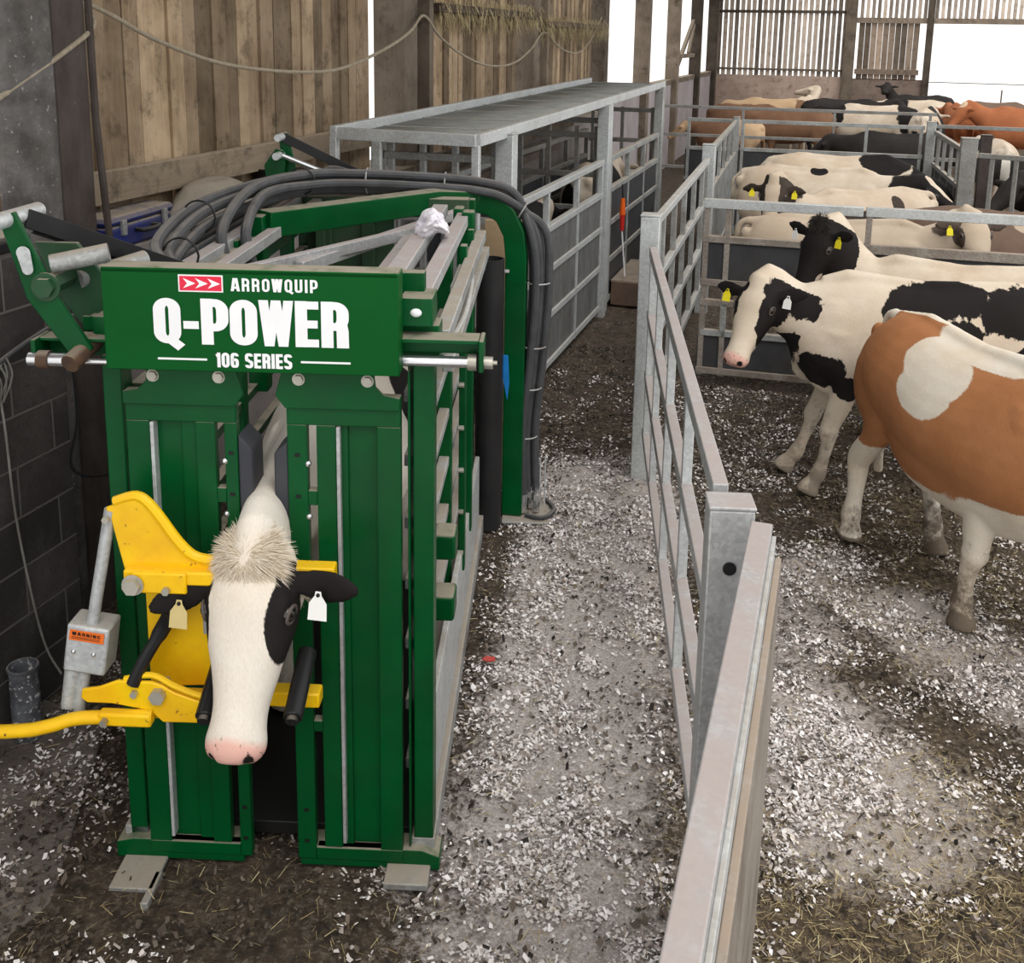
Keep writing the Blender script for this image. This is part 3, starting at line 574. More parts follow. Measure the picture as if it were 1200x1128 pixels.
# lettering built from strokes
def strokes(ch):
    """returns list of (polyline, closed) on a cell 0..w x 0..1, plus width w"""
    arc = lambda cx, cy, rx, ry, a0, a1, n=8: [(cx+rx*math.cos(R(a0+(a1-a0)*i/n)), cy+ry*math.sin(R(a0+(a1-a0)*i/n))) for i in range(n+1)]
    w = .56; a = .12; b = .09       # stroke half widths
    L, Rr, B, T = a, w-a, b, 1-b
    O = arc(Rr-.155, T-.17, .155, .17, 0, 90)+arc(L+.155, T-.17, .155, .17, 90, 180)+arc(L+.155, B+.17, .155, .17, 180, 270)+arc(Rr-.155, B+.17, .155, .17, 270, 360)
    D = {'O': ([(O, True)], w), 'Q': ([(O, True), ([(w*.55, .12), (w+.0, -.08)], False)], w), '0': ([(O, True)], w),
         'P': ([([(L, 0), (L, 1)], False), ([(L, T)]+arc(Rr-.155, T-.17, .155, .17, 90, 0)+arc(Rr-.155, .55, .155, .17, 0, -90)+[(L, .38)], False)], w),
         'R': ([([(L, 0), (L, 1)], False), ([(L, T)]+arc(Rr-.155, T-.17, .155, .17, 90, 0)+arc(Rr-.155, .63, .155, .17, 0, -90)+[(L, .46)], False), ([(Rr-.03, .50), (Rr-.005, .36), (Rr, .0)], False)], w),
         'E': ([([(L, 0), (L, 1)], False), ([(L, T), (w-.08, T)], False), ([(L, .5), (w-.1, .5)], False), ([(L, B), (w-.08, B)], False)], w-.06),
         'W': ([([(.10, 1), (.21, 0)], False), ([(.21, 0), (.36, 1)], False), ([(.36, 1), (.50, 0)], False), ([(.50, 0), (.62, 1)], False)], .72),
         '-': ([([(.02, .42), (.34, .42)], False)], .36),
         'A': ([([(.10, 0), (.24, 1)], False), ([(.36, 1), (.50, 0)], False), ([(.2, .27), (.4, .27)], False), ([(.22, T), (.38, T)], False)], .6),
         'U': ([([(L, 1), (L, B+.14)]+arc(L+.1, B+.14, .1, .14, 180, 270)+arc(Rr-.1, B+.14, .1, .14, 270, 360)+[(Rr, 1)], False)], w),
         'I': ([([(L, 0), (L, 1)], False)], .24), '1': ([([(.2, 0), (.2, 1)], False), ([(.02, .78), (.2, .85)], False)], .32),
         'S': ([(arc(Rr-.1, T-.12, .1, .12, 0, 90)+arc(L+.1, T-.12, .1, .12, 90, 180)+arc(L+.1, .6, .1, .1, 180, 235)+[(L+.12, .53), (Rr-.12, .44)]+arc(Rr-.1, .35, .1, .1, 50, 0)+arc(Rr-.1, B+.12, .1, .12, 0, -90)+arc(L+.1, B+.12, .1, .12, 270, 180), False)], w),
         '6': ([(arc(Rr-.1, T-.13, .1, .13, 0, 90)+arc(L+.1, T-.13, .1, .13, 90, 180)+arc(L+.1, B+.13, .1, .13, 180, 270)+arc(Rr-.1, B+.13, .1, .13, 270, 360)+arc(Rr-.1, .42, .1, .12, 0, 90)+[(L, .54)], False)], w),
         'N': ([([(L, 0), (L, 1)], False), ([(Rr, 0), (Rr, 1)], False), ([(L, .95), (Rr, .05)], False)], w),
         'G': ([(arc(Rr-.1, T-.13, .1, .13, 0, 90)+arc(L+.1, T-.13, .1, .13, 90, 180)+arc(L+.1, B+.13, .1, .13, 180, 270)+[(Rr, B), (Rr, .42), (Rr-.16, .42)], False)], w), ' ': ([], .3)}
    return D[ch]
def lettering(text, x0, z0, width, height, y, mat, parent, name='lettering', pen=(.24, .17), gap=.05, thick=.002):
    tw = sum(strokes(c)[1]+gap for c in text)-gap; sx = width/tw; mb = MB(); x = 0
    for c in text:
        ss, w_ = strokes(c)
        for k, (pl, closed) in enumerate(ss):
            pl = [Vector(p) for p in pl]; pts = []
            for p in pl:
                if not pts or (p-pts[-1]).length > .004: pts.append(p)
            if closed and (pts[0]-pts[-1]).length < .004: pts.pop()
            n = len(pts); A = []; Bp = []
            for i, p in enumerate(pts):
                d1 = (p-pts[i-1]).normalized() if (i or closed) else None; d2 = (pts[(i+1) % n]-p).normalized() if (i < n-1 or closed) else None
                d = ((d1 or d2)+(d2 or d1)).normalized(); nn = Vector((-d.y, d.x))
                px, py = pen
                if c == 'W': px, py = .2, .0
                if c == 'A' and k < 2: px, py = .2, .0
                o_ = Vector((nn.x*px/2, nn.y*py/2))
                if c in 'WA' and py == 0: o_ = Vector((px/2*(1 if nn.x > 0 else -1), 0))
                A.append(p+o_); Bp.append(p-o_)
            m = n if closed else n-1
            T = lambda p: (x0+(x+p.x)*sx, y-.0003*(k+1), z0+p.y*height)
            vs = [T(p) for p in A]+[T(p) for p in Bp]
            fs = [(i, (i+1) % n, n+(i+1) % n, n+i) for i in range(m)]
            mb.add(vs, fs)
        x += w_+gap
    return mb.build(name, mat, parent)
YS = -.1365
lettering('Q-POWER', -.292, 1.885, .588, .142, YS, 'white', sign, pen=(.25, .17), gap=.035)
lettering('ARROWQUIP', -.055, 2.052, .262, .04, YS, 'white', sign, pen=(.17, .17), gap=.09)
lettering('106 SERIES', -.108, 1.815, .232, .046, YS, 'white', sign, pen=(.22, .19), gap=.05)
mb = MB()
mb.box(-.285, -.135, YS-.0005, YS+.001, 1.835, 1.841); mb.box(.15, .30, YS-.0005, YS+.001, 1.835, 1.841); P('rule_line', 'white', mb, sign, 0)
mb = MB(); mb.box(-.212, -.078, YS-.0006, YS+.001, 2.047, 2.099); P('logo_border', 'white', mb, sign, .0)
mb = MB(); mb.box(-.208, -.082, YS-.0014, YS+.001, 2.051, 2.095); P('logo_panel', 'red', mb, sign, .0)
mb = MB()
for k in range(3):
    x = -.197+k*.037; mb.prism([(x, 2.058), (x+.037, 2.073), (x, 2.089), (x+.012, 2.073)], (0, YS-.0024, 0), (1, 0, 0), (0, 0, 1), -.001)
P('logo_arrows', 'white', mb, sign, 0)
# right latch cylinder bracket
mb = MB(); mb.box(.40, .68, -.07, .02, 1.885, 1.90); mb.box(.40, .68, -.012, .0, 1.84, 1.885); mb.box(.68, .695, -.08, .03, 1.80, 1.90); P('cylinder_bracket', 'green', mb)
mb = MB(); mb.cyl((.38, -.04, 1.822), (.66, -.04, 1.822), .0175, 16); c_ = P('cylinder_rod', 'chrome', mb, None, 0)
mb = MB(); mb.cyl((.645, -.04, 1.822), (.672, -.04, 1.822), .026, 16); mb.cyl((.695, -.04, 1.822), (.722, -.04, 1.822), .02, 12); mb.cyl((.72, -.04, 1.822), (.735, -.04, 1.822), .007, 8); P('rod_collar', 'bolt', mb, c_, 0)
# left bracket with its rod
mb = MB(); mb.box(-.70, -.44, -.03, .05, 1.85, 1.862); mb.box(-.70, -.44, .03, .045, 1.79, 1.85); mb.box(-.715, -.70, -.06, .05, 1.775, 1.862); mb.box(-.58, -.44, .06, .3, 1.90, 1.91); mb.box(-.60, -.44, .06, .07, 1.86, 1.91); P('cylinder_bracket', 'green', mb)
mb = MB(); mb.cyl((-.72, -.06, 1.80), (-.56, -.06, 1.80), .022, 16); mb.cyl((-.56, -.05, 1.795), (-.44, -.05, 1.795), .01, 12); c_ = P('cylinder_rod', 'chrome', mb, None, 0)
mb = MB(); mb.cyl((-.69, -.06, 1.80), (-.655, -.06, 1.80), .029, 16); mb.tube([(-.575, -.10, 1.80), (-.545, .02, 1.84)], .03, 12); P('rod_collar', 'rust', mb, c_, 0)
# left lever: pair of angled plates with pivots
lv = MB(); lv.prism([(-.79, 2.235), (-.74, 2.262), (-.62, 1.99), (-.525, 1.835), (-.56, 1.80), (-.60, 1.82), (-.72, 1.99), (-.75, 2.10)], (0, -.05, 0), (1, 0, 0), (0, 0, 1), -.02)
lev = P('lever_plate', 'green', lv)
lv = MB(); lv.prism([(-.76, 2.14), (-.62, 2.14), (-.5, 1.98), (-.6, 1.84), (-.68, 1.95)], (0, .10, 0), (1, 0, 0), (0, 0, 1), -.02); P('lever_plate', 'green_dusty', lv)
mb = MB(); mb.cyl((-.775, -.11, 2.235), (-.745, .12, 2.24), .026, 16); P('pivot_pin', 'galv', mb, lev, 0)
mb = MB(); mb.cyl((-.655, -.075, 2.03), (-.655, .3, 2.03), .032, 6); mb.cyl((-.655, -.056, 2.03), (-.655, -.05, 2.03), .045, 20); P('pivot_bolt', 'green_dusty', mb, lev, 0)
mb = MB(); mb.prism([(-.715+.022*math.cos(a), 2.135+.022*math.sin(a)) for a in np.linspace(0, math.pi, 9)]+[(-.705+.018*math.cos(a), 2.085+.018*math.sin(a)) for a in np.linspace(math.pi, 2*math.pi, 9)], (0, -.055, 0), (1, 0, 0), (0, 0, 1), .006); P('cam_plate', 'galv', mb, lev, .002)
mb = MB(); mb.bar((-.735, .02, 2.23), (-.42, .55, 1.95), .012, .06); mb.bar((-.735, .06, 2.20), (-.45, .6, 1.92), .012, .05); sa = P('link_arm', 'black_clean', mb, None, .002)
mb = MB(); mb.cyl((-.66, .0, 2.09), (-.50, .06, 2.12), .03, 14); mb.cyl((-.62, .1, 2.02), (-.48, .3, 2.05), .03, 14); P('cross_tube', 'galv_dirty', mb, None, 0)
mb = MB(); mb.tube(smoothpts([(-.6, .15, 2.05), (-.52, .2, 2.04), (-.5, .2, 1.96), (-.44, .2, 1.93)]), .012, 8); P('oil_hose', 'hose', mb, None, 0)
# rear lever, mirror of the front mechanism
lv = MB(); lv.prism([(-.60, 2.28), (-.545, 2.28), (-.50, 2.06), (-.48, 1.80), (-.57, 1.80), (-.56, 1.98)], (0, 2.55, 0), (1, 0, 0), (0, 0, 1), -.02)
lv.prism([(-.56, 2.19), (-.60, 2.20), (-.665, 2.11), (-.66, 2.04), (-.60, 1.97), (-.54, 1.97), (-.56, 2.05), (-.55, 2.12)], (0, 2.50, 0), (1, 0, 0), (0, 0, 1), -.02); lr = P('lever_plate', 'green', lv)
mb = MB(); mb.cyl((-.572, 2.44, 2.262), (-.572, 2.6, 2.262), .02, 12); mb.cyl((-.58, 2.42, 2.165), (-.58, 2.6, 2.165), .02, 12); P('pivot_pin', 'galv', mb, lr, 0)
mb = MB(); mb.cyl((-.555, 2.44, 2.03), (-.555, 2.6, 2.03), .035, 6); P('pivot_bolt', 'green_dusty', mb, lr, 0)
mb = MB(); mb.bar((-.572, 2.53, 2.262), (-.05, 2.75, 1.97), .012, .05); P('link_arm', 'black', mb, None, .002)
mb = MB(); mb.cyl((-.57, 2.5, 2.165), (-.3, 2.6, 2.04), .014, 10); P('cylinder_rod', 'chrome', mb, None, 0)
mb = MB(); mb.tube(smoothpts([(-.45, 2.4, 1.97), (-.38, 2.45, 2.06), (-.30, 2.5, 2.1), (-.22, 2.52, 2.085)]), .014, 8); mb.tube(smoothpts([(-.44, 2.4, 1.95), (-.34, 2.45, 2.03), (-.22, 2.5, 2.04), (0, 2.56, 2.0)]), .014, 8); P('oil_hose', 'hose', mb, None, 0)
# side frames: rails, uprights, drop panels
for s in (-1, 1):
    x = s*.45
    for z in (.32, .55, .78, 1.0, 1.22, 1.44, 1.66):
        mb = MB(); mb.box(x-.022, x+.022, .09, 2.5, z-.02, z+.02); P('side_rail', 'galv_dirty' if s > 0 else 'green_dusty', mb)
    for y in (.28, 1.2, 2.1, 2.5):
        mb = MB(); mb.box(x-.03, x+.03, y-.035, y+.035, .1, 1.95); P('side_post', 'green', mb)
    mb = MB(); mb.box(x+s*.045, x+s*.07, .1, 2.45, .12, .5); P('kick_panel', 'galv' if s > 0 else 'green_dusty', mb)
mb = MB(); mb.box(.44, .50, .10, 1.85, 1.93, 1.98); P('top_rail', 'galv_pink', mb)
mb = MB(); mb.box(.32, .39, -.03, 1.9, 1.96, 2.01); P('top_rail', 'galv_pink', mb)
mb = MB(); mb.box(.22, .26, .2, 1.9, 1.88, 1.92); P('top_rail', 'galv_pink', mb)
mb = MB(); mb.box(.53, .57, .3, 2.3, 1.68, 1.73); P('top_rail', 'galv_dirty', mb)
mb = MB(); mb.box(.42, .47, 1.85, 1.95, 1.9, 2.0); mb.box(.47, .53, 1.75, 1.83, 1.9, 2.0); P('rail_latch', 'green', mb, None, .01)
mb = MB(); mb.box(.52, .57, .15, 2.0, 1.82, 1.87); P('top_rail', 'galv_dirty', mb)
mb = MB(); mb.box(.435, .535, -.04, .10, 1.93, 2.02); lb = P('latch_box', 'green', mb); mb = MB(); mb.ball((.485, -.042, 1.975), (.018, .008, .014), 12); P('latch_stud', 'white', mb, lb, 0)
mb = MB(); mb.box(-.50, -.44, .10, 2.5, 1.90, 1.96); mb.box(-.38, -.33, .3, 2.4, 1.9, 1.95); P('top_rail', 'galv_pink', mb)
mb = MB(); mb.bar((-.38, .5, 1.92), (.3, 1.7, 1.92), .04, .05); mb.bar((-.1, .9, 1.90), (.4, 2.3, 1.90), .04, .05); P('cross_brace', 'galv_pink', mb)
mb = MB(); mb.box(-.66, -.42, .75, 2.4, 1.78, 1.92); P('side_box', 'green_dusty', mb)
for k in range(4): mb = MB(); mb.tube([(-.60+.045*k, .72, 1.935), (-.60+.045*k, 2.35, 1.95)], .014, 8); P('oil_pipe', 'hose', mb, None, 0)
mb = MB(); mb.box(-.45, .45, 2.4, 2.5, 1.86, 1.96); mb.box(-.35, -.3, 2.3, 2.36, .2, 1.9); mb.box(-.42, .05, 2.42, 2.44, 1.0, 1.86); mb.box(-.35, -.28, 2.38, 2.42, .9, 1.86); mb.box(-.12, -.05, 2.38, 2.42, .9, 1.86); P('rear_gate', 'green_dusty', mb)
# squeeze side uprights at right rear, latches and rungs
for y in (1.35, 1.75): mb = MB(); mb.box(.50, .53, y-.03, y+.03, .4, 1.92); P('side_post', 'green', mb)
for z, y in ((.95, .45), (.72, .42)): mb = MB(); mb.box(.48, .565, y, y+.12, z-.05, z+.05); P('side_latch', 'green', mb, None, .012)
for z in (.5, .7, .9, 1.1, 1.3, 1.5): mb = MB(); [mb.cyl((.50, y, z), (.525, y, z), .012, 8) for y in (1.3, 1.8)]; P('rung_bolt', 'bolt', mb, None, 0)
mb = MB(); mb.box(.50, .508, .9, 1.9, 1.79, 1.84); mb.tube(smoothpts([(.53, .3, 1.75), (.56, .8, 1.74), (.56, 1.2, 1.78), (.53, 1.6, 1.76)]), .01, 8); P('latch_rod', 'galv', mb, None, 0)
# hose arch
ap = [(.70, 2.77, .02), (.70, 2.77, .9), (.70, 2.77, 1.58), (.685, 2.77, 1.72), (.63, 2.765, 1.83), (.55, 2.755, 1.885), (.45, 2.74, 1.905)]+[(.25, 2.5, 1.935), (-.40, 1.50, 1.965)]
def sq(pts, w, h, name, mat):
    mb = MB(); pts = [Vector(p) for p in pts]; vs = []; fs = []; ref = Vector((.12, .99, 0)).normalized()
    for i, p in enumerate(pts):
        d = (pts[min(i+1, len(pts)-1)]-pts[max(i-1, 0)]).normalized(); rf = Vector((.6, -.8, 0)) if False else ref
        a = (rf-d*rf.dot(d)).normalized()*w/2; b = d.cross(a).normalized()*h/2
        vs += [p-a-b, p+a-b, p+a+b, p-a+b]
    for i in range(len(pts)-1):
        for k in range(4): j = (k+1) % 4; fs.append((i*4+k, i*4+j, i*4+4+j, i*4+4+k))
    fs += [(0, 1, 2, 3), tuple(range(len(vs)-4, len(vs)))[::-1]]; mb.add(vs, fs); return P(name, mat, mb, None, .006)
sq(ap, .09, .12, 'hose_arch', 'green')
mb = MB(); mb.box(-.47, -.385, 1.42, 1.51, 1.2, 2.01); P('arch_upright', 'green', mb)
mb = MB(); mb.box(.64, .92, 2.65, 2.95, .0, .015); P('arch_base', 'galv_dirty', mb)
mb = MB(); mb.box(.60, .66, 2.70, 2.76, 1.50, 1.515); P('arch_lug', 'galv_pink', mb)
# hose bundle
base = [(-.47, .66, 1.93), (-.55, .74, 2.0), (-.56, 1.15, 2.07), (-.49, 1.65, 2.09), (-.38, 2.1, 2.085), (-.22, 2.4, 2.06), (.11, 2.6, 2.03), (.46, 2.74, 1.99), (.66, 2.8, 1.92), (.79, 2.8, 1.73), (.825, 2.8, 1.43), (.80, 2.8, .97), (.765, 2.8, .55), (.775, 2.8, .15)]
offs = [(-.012, -.01), (.03, .030), (-.055, .012), (.005, -.062), (.072, -.02)]
hb = None
for k, (a, c) in enumerate(offs):
    pts = []
    for i, p in enumerate(base):
        t = i/(len(base)-1); p = Vector(p); d = (Vector(base[min(i+1, 13)])-Vector(base[max(i-1, 0)])).normalized()
        s_ = d.cross(Vector((0, 0, 1))) if abs(d.z) < .75 else Vector((0, 1, 0)); s_ = (s_ if s_.length > .1 else Vector((0, 1, 0))).normalized(); u_ = s_.cross(d).normalized()
        f = 1 if k < 4 or i > 4 else (1)
        pts.append(p+s_*a*1.0+u_*c)
    if k == 4: pts = [Vector((-.36, 1.15, 1.86)), Vector((-.40, 1.22, 1.99)), Vector((-.42, 1.6, 2.085))]+pts[4:]
    if k == 1: pts = [Vector((-.43, 1.05, 1.86)), Vector((-.47, 1.12, 2.01)), Vector((-.46, 1.55, 2.12))]+pts[4:]
    mb = MB(); mb.tube(smoothpts(pts, 8), .0235, 10); P('hose', 'hose', mb, None, 0)
for (x, y, z), ax in [((-.56, 1.1, 2.06), 'y'), ((-.37, 2.1, 2.08), 'y'), ((-.1, 2.48, 2.04), 'x'), ((.3, 2.68, 2.0), 'x'), ((.72, 2.8, 1.84), 'd'), ((.825, 2.8, 1.43), 'z'), ((.81, 2.8, 1.05), 'z'), ((.79, 2.8, .8), 'z'), ((.77, 2.8, .5), 'z'), ((-.50, .7, 1.98), 'y')]:
    pts = []
    for k in range(17):
        t = 2*math.pi*k/16; c, s_ = .068*math.cos(t), .068*math.sin(t)
        pts.append({'y': (x+c, y, z+s_), 'x': (x, y+c, z+s_), 'z': (x+c, y+s_, z), 'd': (x+s_*.5, y+c, z+s_*.8)}[ax])
    mb = MB(); mb.tube(pts, .0045, 6); P('cable_tie', 'black_clean' if ax == 'y' else 'galv_dirty', mb, None, 0)
for k, (x, y) in enumerate([(.76, 2.76), (.80, 2.83), (.745, 2.86), (.84, 2.78)]): mb = MB(); mb.cyl((x, y, .03), (x+.01, y, .17), .021, 10); mb.cyl((x, y, .1), (x, y, .14), .028, 6); P('hose_fitting', 'chrome', mb, None, 0)
for k, (x, y) in enumerate([(.86, 2.86), (.89, 2.9), (.84, 2.92)]): mb = MB(); mb.cyl((x, y, .015), (x, y, .33), .005, 6); P('peg', 'galv', mb, None, 0)
mb = MB(); mb.tube(smoothpts([(.78, 2.72, .03), (.88, 2.68, .035), (.95, 2.8, .03), (.9, 2.95, .03)]), .014, 8); P('hose', 'hose', mb, None, 0)

# ---- yellow head holder
ypl = MB()
ypl.prism([(-.40, 1.39), (-.345, 1.40), (-.30, 1.34), (-.20, 1.22), (-.10, 1.19), (-.06, 1.19), (-.06, 1.15), (-.33, 1.13), (-.40, 1.13), (-.44, 1.33), (-.455, 1.37)], (0, -.17, 0), (1, 0, 0), (0, 0, 1), .014); yp = P('gusset_plate', 'yellow', ypl)
mb = MB(); mb.tube(smoothpts([(-.43, -.17, 1.385), (-.36, -.17, 1.405), (-.31, -.175, 1.37), (-.235, -.18, 1.265), (-.18, -.18, 1.215), (-.10, -.18, 1.205), (-.05, -.18, 1.205)], 5), .017, 10); P('bent_tube', 'yellow', mb, yp, 0)
mb = MB(); mb.box(-.40, -.10, -.215, -.165, 1.135, 1.18); mb.box(-.37, -.2, -.225, -.212, 1.11, 1.18); ub = P('upper_arm', 'yellow', mb, None, .012)
mb = MB(); mb.box(-.12, .245, -.17, -.115, 1.135, 1.185); P('neck_bar', 'yellow', mb, None, .006)
mb = MB(); mb.cyl((-.365, -.25, 1.14), (-.365, -.16, 1.14), .027, 6); mb.cyl((-.262, -.24, 1.125), (-.262, -.2, 1.125), .013, 6); mb.cyl((-.365, -.232, 1.14), (-.365, -.228, 1.14), .034, 16); P('bolt', 'bolt', mb, ub, 0)
mb = MB(); mb.prism([(-.385, .70), (-.08, .72), (-.08, 1.13), (-.385, 1.13)], (0, -.075, 0), (1, 0, 0), (0, 0, 1), .012); bp = P('back_plate', 'yellow', mb)
mb = MB(); mb.box(-.20, -.11, -.092, -.089, .90, .97); P('data_label', 'galv_dirty', mb, bp, 0)
mb = MB(); mb.prism([(-.56, .735), (-.555, .765), (-.50, .775), (-.44, .80), (-.33, .80), (-.30, .79), (-.26, .765), (-.19, .74), (-.07, .735), (-.07, .665), (-.30, .66), (-.34, .70), (-.46, .72), (-.54, .72)], (0, -.20, 0), (1, 0, 0), (0, 0, 1), .014); lp = P('lower_plate', 'yellow', mb)
mb = MB(); mb.box(-.34, -.06, -.19, -.08, .655, .70); mb.box(-.1, .19, -.17, -.11, .70, .75); P('chin_bar', 'yellow', mb, None, .006)
mb = MB(); mb.tube(smoothpts([(-.42, -.20, .80), (-.33, -.205, .82), (-.26, -.205, .785), (-.18, -.205, .755), (-.1, -.2, .75)], 5), .010, 8); P('bent_rod', 'yellow', mb, lp, 0)
mb = MB(); mb.cyl((-.31, -.235, .758), (-.31, -.15, .758), .026, 6); mb.cyl((-.385, -.23, .762), (-.385, -.2, .762), .012, 6); P('bolt', 'bolt', mb, lp, 0)
for x0, z0 in ((-.125, .80), (.145, .81)):
    mb = MB(); mb.tube([(x0, -.33, z0-.035), (x0, -.12, z0+.06)], .030, 16); rl = P('roller', 'black_clean', mb, None, .004)
    mb = MB(); mb.tube([(x0, -.342, z0-.04), (x0, -.328, z0-.033)], .02, 14); P('roller_cap', 'black', mb, rl, 0)
mb = MB(); mb.tube(smoothpts([(-.33, -.215, .685), (-.50, -.22, .675), (-.58, -.23, .672), (-.66, -.25, .655), (-.78, -.26, .64), (-1.25, -.28, .62)], 5), .0215, 12); hd = P('handle_bar', 'yellow', mb, None, 0)
mb = MB(); mb.cyl((-.475, -.26, .678), (-.475, -.2, .678), .012, 6); P('bolt', 'bolt', mb, hd, 0)
mb = MB(); mb.box(-.50, -.33, -.24, -.2, .655, .70); P('handle_socket', 'yellow', mb, None, .008)
mb = MB(); mb.tube(smoothpts([(-.26, -.19, 1.12), (-.27, -.16, 1.03), (-.31, -.15, .95), (-.36, -.19, .86), (-.39, -.215, .79)], 5), [.03]*6+[.026]*6+[.021]*9, 10); P('rubber_strap', 'black_clean', mb, None, 0)
# galvanised strut with warning box
mb = MB(); mb.cyl((-.445, -.17, 1.36), (-.59, -.17, .66), .019, 14); st_ = P('telescopic_strut', 'galv', mb, None, 0)
mb = MB(); mb.cyl((-.452, -.2, 1.335), (-.452, -.14, 1.335), .012, 6); P('bolt', 'bolt', mb, st_, 0)
fx = Vector((.985, 0, -.13)); fz = Vector((.16, 0, .985)).normalized()
o_ = Vector((-.62, -.20, .82)); bx = MB(); bx.prism([(0, 0), (.135, .0), (.135, .165), (.0, .165)], o_, fx, fz, -.10); box = P('strut_box', 'galv', bx, None, .008)
mb = MB(); mb.prism([(.012, .115), (.122, .115), (.122, .15), (.012, .15)], o_+Vector((0, -.0015, 0)), fx, fz, .0015); lab = P('warning_label', 'orange_label', mb, box, 0)
lt = lettering('WARNING', 0, 0, .092, .0115, -.0, 'ink', lab, pen=(.17, .17), gap=.1, thick=.0005)
lt.matrix_local = Matrix(((fx.x, 0, fz.x, o_.x+fx.x*.02+fz.x*.134), (0, 1, 0, o_.y-.0038), (fx.z, 0, fz.z, o_.z+fx.z*.02+fz.z*.134), (0, 0, 0, 1)))
mb = MB()
for k in range(2): mb.prism([(.02, .122+.005*k), (.11, .122+.005*k), (.11, .1235+.005*k), (.02, .1235+.005*k)], o_+Vector((0, -.0034, 0)), fx, fz, .0005)
P('label_line', 'ink', mb, lab, 0)
for a, c in ((.03, .075), (.095, .075)): mb = MB(); q_ = o_+fx*a+fz*c; mb.ball((q_.x, q_.y-.002, q_.z), .008, 10); P('rivet', 'chrome', mb, box, 0)
mb = MB(); mb.tube([(-.595, -.17, .83), (-.62, -.17, .68)], .026, 12); P('strut_sleeve', 'galv', mb, st_, 0)

# things on or by the crush
def W(u, v, z): c, s_ = math.cos(CA), math.sin(CA); return (CO[0]+u*c-v*s_, CO[1]+u*s_+v*c, z)
x, y, _ = W(.56, 2.62, 0)
pp = empty('plastic_pipe', (x, y, 0), 0, 'upright black plastic pipe between the crush and the race', 'pipe')
mb = MB(); n = 28; vs = []
for r_, z in ((.078, 0), (.078, 1.60), (.070, 1.60), (.070, 0)): vs += [(r_*math.cos(2*math.pi*k/n), r_*math.sin(2*math.pi*k/n), z) for k in range(n)]
mb.add(vs, [(a*n+k, a*n+(k+1) % n, ((a+1) % 4)*n+(k+1) % n, ((a+1) % 4)*n+k) for a in range(4) for k in range(n)]); mb.build('tube', 'pipe', pp)
x, y, _ = W(.62, 3.2, 0); mb = MB(); mb.box(-.13, .1, -.02, .02, 0, 1.72); o = mb.build('cardboard_sheet', 'card', None); o.location = (x, y, 0); o.rotation_euler.z = CA; tag(o, 'tall brown cardboard sheet standing behind the black pipe', 'cardboard')
x, y, _ = W(.655, 2.63, 0); mb = MB(); mb.prism([(-.02, .94), (.01, .94), (.02, .78), (.01, .68), (-.015, .80)], (0, 0, 0), (1, 0, 0), (0, 0, 1), .01); o = mb.build('plastic_tag', 'sky_blue', None); o.location = (x, y, .1); tag(o, 'bright blue plastic strip between black pipe and green arch', 'plastic strip')
# crumpled bag on the top rails
bm = bmesh.new(); bmesh.ops.create_icosphere(bm, subdivisions=5, radius=1)
for v in bm.verts:
    n_ = mnoise.fractal(v.co*1.3+Vector((3, 1, 7)), 1, 2, 3); f = 1+.35*n_; v.co = Vector((v.co.x*.065*f, v.co.y*.17*f, v.co.z*.05*f)); v.co.z += -.5*abs(v.co.x)
me = bpy.data.meshes.new('plastic_bag'); bm.to_mesh(me); bm.free(); me.shade_smooth(); me.materials.append(M['cloth']); o = bpy.data.objects.new('plastic_bag', me); COL.objects.link(o)
o.location = W(.40, 1.15, 2.06); o.rotation_euler = (R(-8), 0, CA+R(10)); tag(o, 'crumpled white and purple bag draped over the crush top rails', 'plastic bag')

# rope, cable, string
RX = -3.42
rp = [(3.78, 2.59), (4.05, 2.71), (4.26, 2.83), (4.34, 2.93), (4.55, 2.88), (4.88, 2.77), (5.35, 2.66), (5.81, 2.6), (6.45, 2.56), (7.1, 2.57), (7.87, 2.7), (8.4, 2.84), (8.72, 2.98), (9.1, 2.81), (9.67, 2.65), (10.45, 2.53), (11.35, 2.53), (12.09, 2.68), (12.68, 2.88), (13.41, 2.7), (14.35, 2.62), (15.11, 2.76), (15.92, 3.13)]
mb = MB(); mb.tube(smoothpts([(RX+(.12 if y < 4.3 else 0), y, z) for y, z in [(3.4, 2.42)]+rp], 6), .012, 8); o = mb.build('rope', 'rope'); tag(o, 'pale rope swagged in loops along the boarded wall', 'rope')
mb = MB(); mb.tube([(-3.29, 4.21, 3.6), (-3.29, 4.22, 2.4), (-3.27, 4.25, 1.74)], .017, 8); o = mb.build('conduit', 'darkpost'); tag(o, 'dark cable conduit running down beside the dark column', 'conduit')
mb = MB(); mb.tube(smoothpts([(-3.03, 2.9, 1.45), (-3.02, 3.05, 1.48), (-3.01, 3.25, 1.56), (-3.0, 3.5, 1.62), (-2.98, 3.62, 1.64)], 5), .010, 8); o = mb.build('water_hose', 'hose'); tag(o, 'thin grey hose slung across the top of the block wall', 'hose')
mb = MB(); mb.tube(smoothpts([(-3.03, 3.2, 1.55), (-3.02, 3.22, 1.3), (-3.03, 3.25, .9), (-3.025, 3.3, .5), (-3.02, 3.35, .25), (-2.98, 3.38, .12)], 5), .005, 6)
for k in range(10): mb.tube(smoothpts([(-3.02+random.uniform(-.02, .02), 3.2+random.uniform(-.05, .05), 1.56), (-3.0, 3.2+random.uniform(-.07, .07), 1.48), (-3.02, 3.2+random.uniform(-.03, .03), 1.38)], 4), .004, 5)
o = mb.build('knotted_string', 'string'); tag(o, 'frayed grey string hanging down the block wall', 'string')
